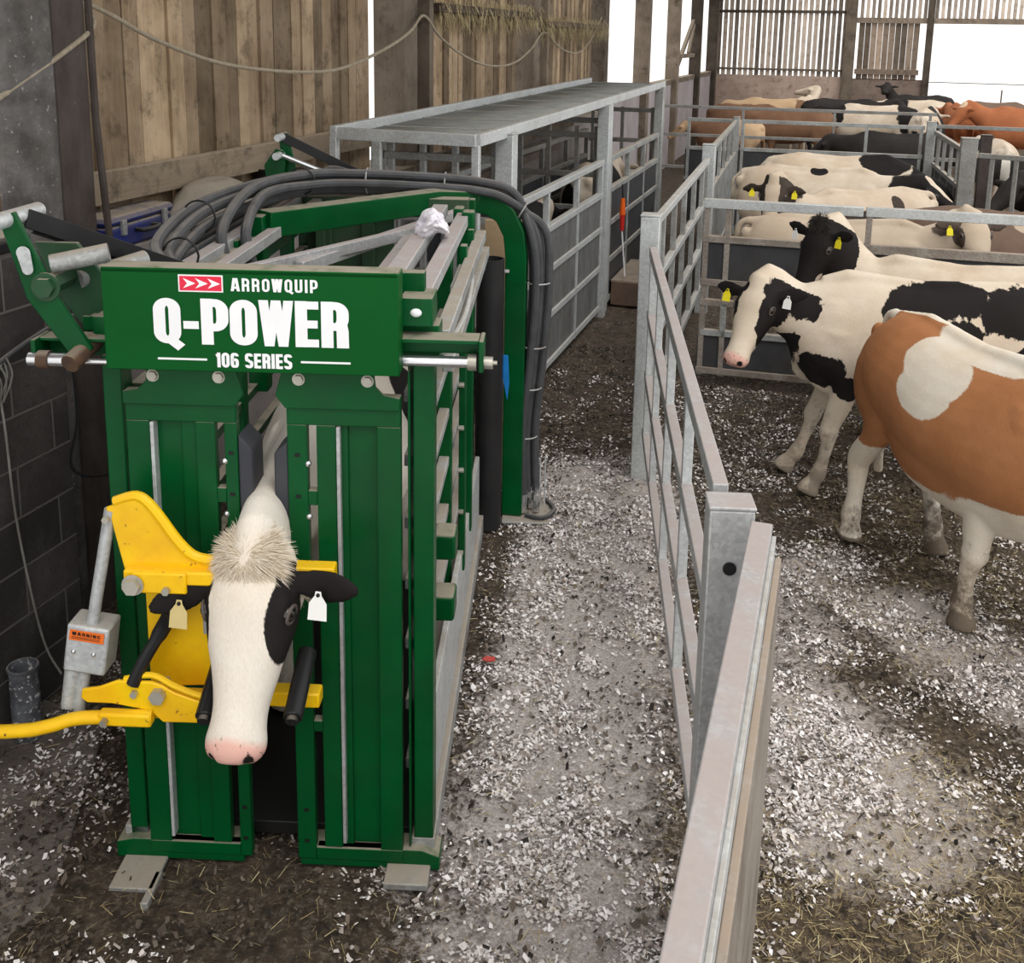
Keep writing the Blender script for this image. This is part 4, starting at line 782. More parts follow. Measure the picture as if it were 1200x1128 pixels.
mb = MB(); mb.tube(smoothpts([(-2.98, 3.58, 1.42), (-2.96, 3.56, 1.2), (-2.97, 3.52, 1.0), (-2.9, 3.62, .93), (-2.86, 3.72, .98), (-2.9, 3.75, 1.2), (-2.92, 3.72, 1.4)], 6), .006, 6); o = mb.build('electric_cable', 'black_clean'); tag(o, 'thin black cable looping below the left lever bracket', 'cable')
mb = MB(); mb.tube([(-3.0, 3.84, 1.75), (-2.98, 3.86, 1.08)], .004, 6); o = mb.build('yellow_cord', 'gold'); tag(o, 'thin yellow cord hanging above the black printed tube', 'cord')
tb = empty('marker_can', (-2.975, 3.86, .06), 0, 'upright black tube with gold printed markings left of the green left door', 'can')
mb = MB(); mb.cyl((0, 0, -.06), (0, 0, .98), .038, 20); mb.build('body', 'black_clean', tb, .004); mb = MB(); mb.tube([(0, 0, .98), (0, 0, 1.0), (0, 0, 1.015)], [.039, .039, .028], 20); mb.build('lid', 'chrome', tb)
mb = MB(); rr = .0392
def wrap(pts, z0):
    out = [(rr*math.sin(a), -rr*math.cos(a), z0+z) for a, z in pts]; mb.tube(out, .0017, 4)
wrap([(-.2+.28*math.cos(t)+.2, .035*math.sin(t)) for t in np.linspace(0, 6.28, 16)], .80); wrap([(-.18, -.02), (0, .02), (.18, -.02)], .80); wrap([(-.15, .0), (.2, .0)], .81); wrap([(-.3, .01), (.0, .0), (.2, .012)], .87); wrap([(-.3, .02), (-.3, 0)], .87)
wrap([(.05*math.cos(t), .006*math.sin(t)) for t in np.linspace(0, 6.28, 8)], .85); wrap([(.05*math.cos(t), .006*math.sin(t)) for t in np.linspace(0, 6.28, 8)], .745); wrap([(-.2, 0), (0, .02), (.15, 0)], .70); wrap([(-.2, 0), (.2, 0)], .66)
mb.build('print', 'gold', tb)
# tin at the wall foot
tn = empty('paint_tin', (-2.935, 3.12, .01), 0, 'paint splashed tin standing by the foot of the block wall', 'tin')
mb = MB(); n = 32; vs = []
for r_, z in ((.056, 0), (.056, .30), (.06, .305), (.06, .315), (.052, .315), (.052, .01)): vs += [(r_*math.cos(2*math.pi*k/n), r_*math.sin(2*math.pi*k/n), z) for k in range(n)]
mb.add(vs, [(a*n+k, a*n+(k+1) % n, (a+1)*n+(k+1) % n, (a+1)*n+k) for a in range(5) for k in range(n)]+[tuple(range(n))[::-1], tuple(range(5*n, 6*n))]); mb.build('can', 'tin', tn)
mb = MB(); mb.ball((0, 0, .13), (.045, .045, .02), 12); mb.build('dried_paint', 'white', tn)
mb = MB(); mb.box(-.06, .06, -.012, .012, 0, .62); o = mb.build('scrap_board', 'ply', None, .004); o.location = (-2.87, 2.72, .02); o.rotation_euler = (0, R(-6), R(60)); tag(o, 'small grey board leaning at the left edge of the slab', 'board')
# ledge clutter
tc = empty('tool_case', (-3.6, 4.72, 1.72), R(95), 'dusty blue tool case lying on the wall ledge', 'case')
mb = MB(); mb.box(-.32, .32, -.17, .17, 0, .12); mb.build('body', 'blue', tc, .02); mb = MB(); mb.box(-.32, .32, -.17, .17, .12, .17); mb.build('lid', 'blue', tc, .025)
for xx in (-.2, .2): mb = MB(); mb.box(xx-.02, xx+.02, -.185, -.165, .07, .15); mb.build('catch', 'galv_dirty', tc, .004)
mb = MB(); mb.tube(smoothpts([(-.08, -.17, .08), (-.07, -.22, .08), (.07, -.22, .08), (.08, -.17, .08)], 5), .012, 8); mb.build('handle', 'black', tc)
def lump(name, loc, r, mat, lab, cat, seed, fq=1.6, amp=.3, rz=0):
    bm = bmesh.new(); bmesh.ops.create_icosphere(bm, subdivisions=4, radius=1)
    for v in bm.verts:
        f = 1+amp*.45*mnoise.fractal(v.co*fq*.8+Vector((seed, seed*2, 1)), 1, 2, 3); v.co = Vector((v.co.x*r[0]*f, v.co.y*r[1]*f, max(v.co.z, -.35)*r[2]*f))
    me = bpy.data.meshes.new(name); bm.to_mesh(me); bm.free(); me.shade_smooth(); me.materials.append(M[mat]); o = bpy.data.objects.new(name, me); COL.objects.link(o); o.location = loc; o.rotation_euler.z = rz; return tag(o, lab, cat)
lump('paper_sack', (-3.46, 5.45, 1.80), (.16, .42, .17), 'sack', 'dusty pale sack slumped on the ledge behind the tool case', 'sack', 3)
lump('paper_sack', (-3.46, 5.95, 1.77), (.15, .3, .11), 'sack', 'small dirty sack between the pale sack and dark bucket', 'sack', 8, 2.4, .5)
lump('dusty_rag', (-3.5, 6.9, 1.75), (.1, .2, .07), 'sack', 'dusty rag lying on the ledge right of the bucket', 'rag', 5, 2.4, .5)
lump('cobweb_heap', (-3.25, 3.5, 1.95), (.12, .1, .06), 'sack', 'grey dust covered heap on top of the block wall', 'rubbish', 11, 2.4, .5)
bk = empty('bucket', (-3.5, 6.25, 1.73), 0, 'dark rubber bucket standing on the ledge under the kickboard', 'bucket')
mb = MB(); n = 28; vs = []
for r_, z in ((.1, 0), (.135, .2), (.143, .2), (.143, .215), (.128, .215), (.095, .01)): vs += [(r_*math.cos(2*math.pi*k/n), r_*math.sin(2*math.pi*k/n), z) for k in range(n)]
mb.add(vs, [(a*n+k, a*n+(k+1) % n, (a+1)*n+(k+1) % n, (a+1)*n+k) for a in range(5) for k in range(n)]+[tuple(range(n))[::-1], tuple(range(5*n, 6*n))]); mb.build('pail', 'pipe', bk)
mb = MB(); mb.tube([(.14*math.cos(t), -.03, .20+.08*math.sin(t)) for t in np.linspace(0, 3.14, 12)], .005, 6); mb.build('handle', 'galv_dirty', bk)
# black crate and rust red machine beyond the left column
mb = MB(); mb.box(-.15, .12, -.3, .25, 0, .05); mb.box(-.15, -.1, -.3, .25, .05, .16); mb.box(-.1, .12, -.3, -.26, .05, .12); o = mb.build('feed_tray', 'pipe', None, .008); o.location = (-3.22, 3.3, 1.93); o.rotation_euler.z = .1; tag(o, 'shallow black tray on top of the block wall', 'tray')
rm = empty('red_machine', (-3.68, 4.0, 0), 0, 'rust red farm machine parts showing past the left column', 'machine')
mb = MB(); mb.box(-.1, .1, -.35, .15, 1.2, 2.15); mb.build('panel', paint('faded_red_paint', (.42, .10, .06), (.3, .08, .05), rough=.7), rm, .02)
mb = MB(); mb.tube([(.15, .1, 1.4), (.15, .1, 2.5)], .04, 10); mb.build('post', paint('faded_orange_paint', (.5, .17, .1), (.35, .12, .08), rough=.7), rm); mb = MB(); mb.box(.0, .3, -.3, .2, 2.02, 2.1); mb.build('cross_member', 'rust', rm)

mb = MB(); mb.prism([(-.03, -.015), (.0, -.02), (.03, -.005), (.022, .02), (-.02, .018)], (-1.33, 4.2, .022), (1, 0, 0), (0, 1, 0), .004); o = mb.build('plastic_scrap', 'redpl'); tag(o, 'tiny red plastic scrap lying among the alley shavings', 'scrap')
# ------------------------------------------------------------------ cattle
def coat_mat(name, light, light2, dark, dark2=None, amp=.5, sc=7, mudamt=.8, stretch=(1, 1, .6), hair=True):
    m, nt, b = new_mat(name); h = N(nt); v = h.obj(); v2 = h.obj(stretch)
    n1 = h.noise(sc, 6, .62, v2); n2 = h.noise(2.6, 4, .6, v); n3 = h.noise(14, 6, .7, v)
    f = h.math('ADD', h.attr('coat'), h.math('MULTIPLY', h.math('SUBTRACT', n1, .5), amp))
    nh = h.noise(170, 2, .7, h.obj((1, 1, .25)))
    f = h.math('ADD', f, h.math('MULTIPLY', h.math('SUBTRACT', nh, .5), .12))
    f = h.step(f, -.02, .03)
    lt = h.mix(h.step(n2, .38, .65), light, light2); dk = h.mix(h.step(n2, .35, .65), dark, dark2 or tuple(x*.7 for x in dark))
    col = h.mix(f, lt, dk)
    col = h.mix(h.math('MULTIPLY', h.step(nh, .3, .7), .22), col, h.mix(.5, col, (.03, .02, .015)))
    mf = h.math('ADD', h.attr('mud'), h.math('MULTIPLY', h.math('SUBTRACT', n3, .5), 1.5))
    col = h.mix(h.math('MULTIPLY', h.step(mf, .35, .75), mudamt), col, (.085, .06, .042))
    pk = h.attr('pink'); col = h.mix(h.step(pk, .3, .6), col, h.mix(h.step(h.noise(55, 3, .5, v), .60, .68), (.76, .45, .38), (.1, .06, .06)))
    dkf = h.attr('black'); col = h.mix(h.step(dkf, .3, .6), col, (.02, .016, .015))
    h.val(b.inputs['Base Color'], col); b.inputs['Roughness'].default_value = .75
    b.inputs['Specular IOR Level'].default_value = .15
    h.bump(h.math('ADD', h.noise(120, 3, .7, h.obj((1, 1, .3))), h.math('MULTIPLY', h.noise(18, 4, .6, v), 1.0)), .3, .007, b)
    return m
WH = (.68, .59, .48); WH2 = (.54, .43, .32); BK = (.014, .012, .012)
CM = {'holstein': coat_mat('holstein_coat', WH, WH2, BK), 'holstein_speckle': coat_mat('speckled_holstein_coat', WH, (.60, .50, .38), BK, amp=1.25, sc=9, mudamt=.6),
      'cream_black': coat_mat('cream_and_black_coat', (.60, .50, .39), (.50, .40, .30), (.018, .015, .014), (.06, .045, .035), amp=.55),
      'white_head': coat_mat('white_face_coat', (.80, .75, .68), (.76, .68, .57), (.016, .014, .014), amp=.18, sc=12, mudamt=.5),
      'brown': coat_mat('brown_white_coat', (.78, .72, .62), (.70, .60, .47), (.46, .20, .085), (.36, .15, .06), amp=.5, sc=3.2, mudamt=.9),
      'cream': coat_mat('cream_coat', (.58, .48, .37), (.50, .40, .30), (.07, .055, .045), (.12, .09, .07), amp=.6),
      'dun': coat_mat('dun_brown_coat', (.55, .45, .35), (.5, .4, .3), (.20, .135, .10), (.15, .10, .075), amp=.3),
      'chestnut': coat_mat('chestnut_coat', (.7, .55, .4), (.6, .45, .3), (.42, .15, .065), (.33, .11, .045), amp=.3),
      'shaggy': coat_mat('shaggy_brown_coat', (.6, .42, .26), (.5, .34, .2), (.22, .12, .07), (.16, .085, .05), amp=.5),
      'blackcoat': coat_mat('black_coat', (.6, .56, .5), (.5, .45, .4), (.018, .016, .016), (.03, .026, .024), amp=.3)}
def cr(a, b, c, d, t): return .5*((2*b)+(c-a)*t+(2*a-5*b+4*c-d)*t*t+(3*b-a-3*c+d)*t**3)
def loft(mb, secs, n=20, sub=4):
    """secs: (centre, side vector, half side, half up, pinch)"""
    secs = [(Vector(s[0]), Vector(s[1]), s[2], s[3], s[4] if len(s) > 4 else 0) for s in secs]; out = []
    for i in range(len(secs)-1):
        A, B, C_, D = secs[max(i-1, 0)], secs[i], secs[i+1], secs[min(i+2, len(secs)-1)]
        for k in range(sub):
            t = k/sub; out.append(tuple(cr(A[j], B[j], C_[j], D[j], t) for j in range(5)))
    out.append(secs[-1]); vs = []; fs = []
    for i, (c, s, hs, hu, pn) in enumerate(out):
        d = (out[min(i+1, len(out)-1)][0]-out[max(i-1, 0)][0]).normalized(); s = (s-d*s.dot(d)).normalized(); u = d.cross(s)
        hs = max(hs, .003); hu = max(hu, .003)
        for k in range(n):
            t = 2*math.pi*k/n; cs, sn = math.cos(t), math.sin(t)
            f = 1-pn*sn if pn >= 0 else 1+pn*(-sn)
            vs.append(c+s*cs*hs*f+u*sn*hu)
    for i in range(len(out)-1):
        for k in range(n): j = (k+1) % n; fs.append((i*n+k, i*n+j, (i+1)*n+j, (i+1)*n+k))
    m = len(out)-1; fs.append(tuple(range(n))[::-1]); fs.append(tuple(m*n+k for k in range(n))); mb.add(vs, fs)
Yv = (0, 1, 0)
def cow(name, loc, rz, label, coat, blobs, lights=(), poll=(1.12, 0, 1.38), head=(0, 35, 0), hs=1.0, feet=None, scale=1.0, vox=.014, tags=(), fat=1.0, group=None,
        neckmid=None, deep=0, legw=1.25, ear=(0, 0), pinknose=True, base=-.6, earw=1.0, tail=True, neckw=1.0, tilt=0, cat='cow', mud=1.0, earl=1.0):
    """local frame: x forward, y left, z up. head=(yaw,pitch down,roll) degrees; blobs (frame,centre,radii) dark, lights = white overrides"""
    root = empty(name, loc, rz, label, cat, group); root.scale = (scale,)*3
    if tilt: root.rotation_euler = (0, tilt, rz)
    mb = MB(); F_ = fat
    # trunk
    loft(mb, [((-.90, 0, 1.10), Yv, .07, .09), ((-.86, 0, 1.08), Yv, .17*F_, .18), ((-.76, 0, 1.07), Yv, .235*F_, .27, .12), ((-.58, 0, 1.065), Yv, .285*F_, .315, .12),
              ((-.35, 0, 1.03), Yv, .30*F_, .335, .18), ((-.08, 0, .985), Yv, .325*F_, .36, .18), ((.18, 0, .985), Yv, .305*F_, .37, .25), ((.38, 0, .995), Yv, .265*F_, .38, .35),
              ((.56, 0, 1.0), Yv, .225*F_, .345, .3), ((.70, 0, 1.0), Yv, .18, .27, .1), ((.79, 0, .99), Yv, .11, .17), ((.82, 0, .98), Yv, .05, .09)][:], 28, 4)
    if deep: loft(mb, [((-.5, 0, 1.0-deep), Yv, .22*F_, .25), ((-.2, 0, .95-deep), Yv, .30*F_, .33), ((.15, 0, .95-deep), Yv, .29*F_, .34), ((.45, 0, .97-deep), Yv, .23*F_, .32), ((.68, 0, .98-deep), Yv, .14, .22)], 24, 4)
    # hips, spine, shoulder blades
    for s in (-1, 1):
        mb.ball((-.50, s*.135*F_, 1.225), (.16, .08, .07), 14); mb.ball((-.86, s*.09, 1.20), (.06, .05, .07), 10)
        mb.ball((.50, s*.115*F_, .94), (.22, .105, .32), 16); mb.ball((-.62, s*.16*F_, .96), (.26, .125, .28), 16)
    mb.tube([(-.86, 0, 1.30), (-.5, 0, 1.365), (0, 0, 1.335), (.45, 0, 1.375), (.6, 0, 1.33)], [.04, .045, .045, .05, .04], 10)
    pl = Vector(poll)
    Rh = Matrix.Rotation(R(head[0]), 4, 'Z') @ Matrix.Rotation(R(head[1]), 4, 'Y') @ Matrix.Rotation(R(head[2]), 4, 'X')
    Mh = Matrix.Translation(pl) @ Rh @ Matrix.Scale(hs, 4)
    H = lambda x, y, z: Mh @ Vector((x, y, z)); hy = (Rh @ Vector((0, 1, 0)))
    # neck
    b0 = Vector((.40, 0, 1.08)); b1 = Vector((.60, 0, 1.10)); e1 = H(-.04, 0, -.10); e2 = H(.09, 0, -.12)
    mid = Vector(neckmid) if neckmid else (b1*.45+e1*.55)+Vector((0, 0, -.01)); hyb = (Vector(Yv)+hy).normalized() if (Vector(Yv)+hy).length > .3 else Vector(Yv)
    nw = neckw
    loft(mb, [(b0, Yv, .17, .27), (b1, Yv, .155*nw, .25), (mid, hyb, .115*nw, .185), (e1, hy, .10*nw, .14), (e2, hy, .09, .10)], 22, 5)
    mb.ball((.66, 0, .80), (.10, .07, .13), 12)      # brisket
    # head
    hsec = [(-.07, -.09, .055, .05), (-.045, -.09, .09, .085), (.0, -.097, .112, .105), (.06, -.105, .126, .118), (.12, -.11, .135, .122), (.18, -.112, .131, .115), (.25, -.108, .114, .098), (.32, -.104, .095, .084),
            (.39, -.102, .080, .073), (.44, -.10, .079, .070), (.485, -.10, .088, .069), (.518, -.103, .082, .060), (.540, -.106, .058, .042)]
    loft(mb, [(H(x, 0, z), hy, a*hs, c*hs, .0 if x > .3 else -.12) for x, z, a, c in hsec], 26, 4)
    mb.tube([H(.08, .075, -.19), H(.22, .05, -.19), H(.4, .03, -.155)], [.045*hs, .035*hs, .03*hs], 10); mb.tube([H(.08, -.075, -.19), H(.22, -.05, -.19), H(.4, -.03, -.155)], [.045*hs, .035*hs, .03*hs], 10)
    for s in (-1, 1):
        def sball(c, r):
            k = MB(); k.ball((0, 0, 0), r, 12); mb.add([Mh @ (Vector(c)+Vector(p)) for p in k.v], k.f)
        sball((.125, s*.098, -.052), (.055, .030, .030)); sball((.19, s*.10, -.115), (.07, .022, .03)); sball((.50, s*.045, -.075), (.03, .027, .024))
    sball((-.01, 0, -.025), (.07, .075, .045))       # poll crest
    # ears
    for s in (-1, 1):
        yaw_, dr_ = ear if not isinstance(ear[0], (tuple, list)) else ear[0 if s > 0 else 1]
        dirv = Vector((-math.sin(R(yaw_)), s*math.cos(R(yaw_)), -math.sin(R(dr_)))).normalized(); wd = dirv.cross(Vector((0, 0, 1))).normalized()
        wd = Vector((-.86, 0, .5)); wd = (wd-dirv*wd.dot(dirv)).normalized()
        th = max(.012, vox*.75)/hs; root_ = Vector((.055, s*.085, -.065))
        es = []
        for t, wdt in ((0, .030), (.05, .036), (.10, .052), (.15, .056), (.19, .045), (.225, .022), (.235, .010)):
            es.append((Mh @ (root_+dirv*t*earl), (Rh @ wd), wdt*hs*earw, th*hs*(1.6 if t < .06 else 1)))
        loft(mb, es, 14, 3)
    # legs
    ft = feet or {}
    for key, sx in (('fl', 1), ('fr', -1)):
        dx, dy, dz = ft.get(key, (0, 0, 0)); y0 = .15; 
        ch = [(.43, .155, 1.05, .17, .09), (.42, .17, .85, .13, .085), (.38, .165, .70, .085, .068), (.39, .155, .56, .058, .052), (.405, .15, .45, .047, .045), (.405, .15, .405, .05, .048), (.395, .15, .34, .036, .036), (.395, .15, .22, .031, .030), (.40, .15, .13, .042, .040), (.415, .15, .085, .038, .036), (.43, .15, .05, .05, .046), (.44, .15, .0, .062, .053)]
        loft(mb, [((x+dx*max(0, 1-z/.95), sx*y+dy*max(0, 1-z/.95), z+dz*max(0, 1-z/.6)), Yv, c*(legw if z < .6 else 1), a*(legw if z < .6 else 1)) for x, y, z, a, c in ch], 16, 4)
    for key, sx in (('bl', 1), ('br', -1)):
        dx, dy, dz = ft.get(key, (0, 0, 0))
        ch = [(-.62, .15, 1.10, .21, .10), (-.60, .17, .92, .19, .115), (-.56, .18, .78, .14, .095), (-.60, .175, .65, .085, .068), (-.69, .165, .53, .058, .048), (-.725, .16, .465, .055, .045), (-.705, .16, .38, .043, .040), (-.685, .16, .25, .034, .033), (-.68, .16, .135, .045, .042), (-.665, .16, .085, .040, .038), (-.65, .16, .05, .052, .046), (-.64, .16, 0, .063, .053)]
        loft(mb, [((x+dx*max(0, 1-z/.95), sx*y+dy*max(0, 1-z/.95), z+dz*max(0, 1-z/.6)), Yv, c*(legw if z < .6 else 1), a*(legw if z < .6 else 1)) for x, y, z, a, c in ch], 16, 4)
    if tail:
        mb.tube(smoothpts([(-.84, 0, 1.32), (-.93, 0, 1.27), (-.955, .01, 1.1), (-.945, .02, .85), (-.94, .03, .62), (-.945, .03, .5), (-.945, .03, .38), (-.95, .03, .30)], 3), [.032]*6+[.02]*9+[.026]*4+[.032]*3, 10) if vox < .02 else mb.tube([(-.84, 0, 1.32), (-.95, 0, 1.2), (-.95, 0, .8), (-.95, 0, .35)], .026, 8)
    me = bpy.data.meshes.new('t'); me.from_pydata(mb.v, [], mb.f); o = bpy.data.objects.new('t', me); COL.objects.link(o)
    bm = bmesh.new(); bm.from_mesh(me); bmesh.ops.recalc_face_normals(bm, faces=bm.faces); bm.to_mesh(me); bm.free()
    r = o.modifiers.new('r', 'REMESH'); r.mode = 'VOXEL'; r.voxel_size = vox; r.use_smooth_shade = True
    sm = o.modifiers.new('s', 'SMOOTH'); sm.factor = .5; sm.iterations = (9 if vox < .01 else 12) if vox < .015 else 6
    dg = bpy.context.evaluated_depsgraph_get(); new = bpy.data.meshes.new_from_object(o.evaluated_get(dg)); bpy.data.objects.remove(o, do_unlink=True); bpy.data.meshes.remove(me)
    new.name = 'body'; nv = len(new.vertices); C_ = np.zeros(nv*3, np.float32); new.vertices.foreach_get('co', C_); C_ = C_.reshape(-1, 3)
    Mi = np.array(Mh.inverted()); Hc = C_@Mi[:3, :3].T+Mi[:3, 3]
    # nostril dents and mouth crease
    ish = (Hc[:, 0] > -.07) & (Hc[:, 0] < .6) & (np.abs(Hc[:, 1]) < .36) & (Hc[:, 2] > -.27) & (Hc[:, 2] < .1)
    d = np.full(nv, base, np.float32)
    def fld(fr, c, rr): Q = Hc if fr == 'h' else C_; return 1-np.sqrt((((Q-np.array(c))/np.array(rr))**2).sum(1))
    for fr, c, rr in blobs:
        f = fld(fr, c, rr); f = np.where(ish if fr == 'h' else ~ish, f, -9); d = np.maximum(d, f)
    for fr, c, rr in lights:
        f = fld(fr, c, rr); f = np.where(ish if fr == 'h' else ~ish, f, -9); d = np.minimum(d, -f)
    pink = np.where(ish & pinknose, np.clip((Hc[:, 0]-.478)*12+.45-np.abs(Hc[:, 1])*2.0, 0, 1), 0).astype(np.float32)
    blk = np.zeros(nv, np.float32)
    for s in (-1, 1):
        nd = 1-np.sqrt((((Hc-np.array([.522, s*.048, -.080]))/np.array([.030, .022, .028]))**2).sum(1)); blk = np.maximum(blk, np.clip(nd*2.5, 0, 1))
        C_ -= (np.clip(nd, 0, 1)[:, None]*.014)*np.array(Rh.to_3x3() @ Vector((1, 0, .3)))[None, :]
    mouth = ish & (Hc[:, 0] > .40) & (np.abs(Hc[:, 2]+.137+(.535-Hc[:, 0])*.12) < .004); blk = np.maximum(blk, mouth*.45)
    new.vertices.foreach_set('co', C_.astype(np.float32).ravel())
    hoof = np.clip((.062-C_[:, 2])*30, 0, 1); leg = ~ish
    mudv = np.where(leg, np.clip((.50-C_[:, 2])*1.3, 0, .62)+np.clip((.75-C_[:, 2])*1.2, 0, .25)*(np.abs(C_[:, 0]) < .6), 0)*mud
    mudv = np.maximum(mudv, np.where(leg & (C_[:, 0] < -.7), .25*mud, 0))
    for nm, arr in (('coat', d), ('mud', np.maximum(mudv, hoof)), ('pink', pink), ('black', np.maximum(blk, hoof*.35*0))):
        a = new.attributes.new(nm, 'FLOAT', 'POINT'); a.data.foreach_set('value', arr.astype(np.float32))
    new.materials.clear(); new.materials.append(CM[coat]); ob = bpy.data.objects.new('body', new); COL.objects.link(ob); ob.parent = root
    if vox < .022:
        for s in (-1, 1):
            c = H(.147, s*.119, -.062)
            e = MB(); e.ball(tuple(c), .0245*hs, 20); eo = e.build('eye', EYE, root)
            e = MB(); out = (Rh @ Vector((.25, s*.93, .12))).normalized(); a1 = (Rh @ Vector((1, 0, 0))); a1 = (a1-out*a1.dot(out)).normalized(); a2 = out.cross(a1)
            pts = [c+out*.012*hs+a1*.026*hs*math.cos(t)+a2*.0185*hs*math.sin(t) for t in np.linspace(0, 2*math.pi, 19)]; e.tube(pts, .0055*hs, 8); e.build('eyelid', 'lid', root)
    for s, kind, back in tags:
        yaw_, dr_ = ear if not isinstance(ear[0], (tuple, list)) else ear[0 if s > 0 else 1]
        dirv = Vector((-math.sin(R(yaw_)), s*math.cos(R(yaw_)), -math.sin(R(dr_)))).normalized()
        p = Mh @ (Vector((.075, s*.085, -.06))+dirv*.125*earl); fwd = (Rh @ Vector((0.2, 0, 1))).normalized()
        fwd = (fwd if (fwd.y*0+1) else fwd); ex = (Rh @ Vector((.0, 1, 0))).normalized()
        # tag hangs along gravity in the plane facing the viewer side
        ez = Vector((0, 0, 1)); nrm = (fwd-ez*fwd.dot(ez)*.5).normalized(); ex = ez.cross(nrm).normalized(); ez = nrm.cross(ex).normalized()
        off = nrm*.022*hs
        t = MB(); sz = hs*1.0
        t.prism([(-.010*sz, .0), (-.026*sz, -.022*sz), (-.028*sz, -.07*sz), (.028*sz, -.07*sz), (.026*sz, -.022*sz), (.010*sz, 0), (.008*sz, .012*sz), (-.008*sz, .012*sz)], p+off, ex, ez, .002)
        to = t.build('ear_tag', {'y': 'tagy', 'w': 'tagw', 'o': 'tago'}[kind], root)
        if kind == 'w': to['label'] = 'white ear tag'
        else: to['label'] = 'yellow ear tag'
        if vox < .02:
            t = MB(); t.ball(tuple(p+off*1.1+ez*.002), .006*hs, 10); t.build('tag_stud', 'ink', to)
    root['mh'] = 0; del root['mh']
    return root, Mh, Rh
EYE, nt, b = new_mat('cow_eye'); b.inputs['Specular IOR Level'].default_value = .8; b.inputs['Base Color'].default_value = (.012, .008, .007, 1); b.inputs['Roughness'].default_value = .08
M['lid'] = paint('eyelid_skin', (.11, .09, .08), rough=.5, dust=0, bump=0)  # lid grey lightened to paint in the pale glint at the eye
def tuft(root, Mh, n, mat, r0=(.0, 0, .015), spread=(.05, .06, .02), L=(.05, .11), seed=1, name='forelock', w=.0022, bias=(.6, 0, .25)):
    rng = np.random.RandomState(seed); mb = MB()
    for i in range(n):
        a = rng.rand()*2*math.pi; rr = math.sqrt(rng.rand()); p = Vector((r0[0]+spread[0]*rr*math.cos(a), r0[1]+spread[1]*rr*math.sin(a), r0[2]-rr*rr*spread[2]))
        d = Vector((math.cos(a)*.9+bias[0], math.sin(a)*.9+bias[1], bias[2]+.25*(1-rr)+rng.normal(0, .12))).normalized(); l = rng.uniform(*L)
        s = d.cross(Vector((0, 0, 1))).normalized()*w; q1 = p+d*l*.5+Vector((0, 0, .004)); q2 = p+d*l+Vector((0, 0, -l*.22))
        mb.add([Mh @ x for x in (p-s, p+s, q1+s*.8, q1-s*.8, q2+s*.15, q2-s*.15)], [(0, 1, 2, 3), (3, 2, 4, 5)])
    return mb.build(name, mat, root)
M['hairw'] = flakemat('cream_hair', [(.50, .41, .29), (.68, .58, .45), (.78, .72, .62)])
M['hairb'] = flakemat('black_hair', [(.012, .01, .01), (.03, .025, .022), (.06, .05, .045)])
hd = lambda *b: [('h', c, r) for c, r in b]
# --- cow in the crush
x, y, z = W(.0, 1.15, .10)
ROLL = 6
crc, Mh, Rh = cow('cow', (x, y, z), CA-math.pi/2, 'white faced cow held in the green crush with its head through the gate', 'white_head',
    hd(((.16, .135, -.07), (.14, .078, .10)), ((.07, .15, -.065), (.08, .09, .07)), ((.05, .25, -.07), (.1, .14, .12)), ((.155, -.145, -.08), (.13, .055, .09)), ((.06, -.27, -.04), (.16, .17, .16)), ((.25, .10, -.15), (.09, .03, .04)), ((.25, -.10, -.15), (.1, .03, .04)))+
    [('b', (.95, -.1, .95), (.25, .06, .12)), ('b', (-.2, .3, 1.1), (.2, .2, .2))],
    hd(((.04, -.13, -.07), (.05, .04, .05)),), poll=(1.37, -.01, 1.145), head=(-2, 58, ROLL), hs=1.07, vox=.0085, neckw=.82, neckmid=(1.02, -.02, 1.10), ear=((-6, 2), (-26, -4)), tags=((1, 'w', 0), (-1, 'o', 0)), scale=1.0, mud=.5, earl=1.0, earw=.95)
tuft(crc, Mh, 3600, 'hairw', (.01, 0, .018), (.09, .10, .055), (.018, .05), 2, w=.0009, bias=(.3, 0, .0))
for s, nm in ((1, 'hairw'), (-1, 'hairw')): tuft(crc, Mh, 260, nm, (.06, s*.13, -.09), (.03, .05, .03), (.02, .05), 5+s, 'ear_hair', .0009, (.3, s*.6, -.2))
# --- black and white cow standing in the front pen
cA, Mh, Rh = cow('cow', (.60, 6.88, 0), math.pi+R(3), 'black and white cow standing side on with white blaze, looking at camera', 'holstein_speckle',
    hd(((.14, .14, -.09), (.22, .075, .12)), ((.14, -.14, -.09), (.22, .075, .12)), ((.0, .25, -.06), (.14, .2, .2)), ((.0, -.25, -.06), (.14, .2, .2)), ((.3, .11, -.16), (.16, .05, .08)), ((.3, -.11, -.16), (.16, .05, .08)))+
    [('b', (.86, .0, 1.02), (.17, .3, .30)), ('b', (.62, .22, .80), (.20, .13, .12)), ('b', (.42, .26, .72), (.12, .1, .08)),
     ('b', (.08, .2, 1.20), (.15, .3, .20)), ('b', (-.14, .12, 1.30), (.24, .35, .11)), ('b', (-.2, .25, 1.10), (.12, .2, .10)), ('b', (-.48, .16, 1.24), (.19, .28, .15)), ('b', (-.55, .25, .98), (.07, .1, .10)), ('b', (-.75, .25, .9), (.1, .1, .12))],
    hd(((.2, 0, .02), (.5, .062, .12))), poll=(.99, .14, 1.33), head=(62, 52, 0), feet={'fl': (.17, .06, 0), 'fr': (.32, .0, 0), 'bl': (-.1, 0, 0), 'br': (.1, 0, 0)}, vox=.012, tags=((1, 'w', 0), (-1, 'y', 0)), ear=((18, 6), (5, 4)), neckmid=(.78, .04, 1.16), scale=1.0)
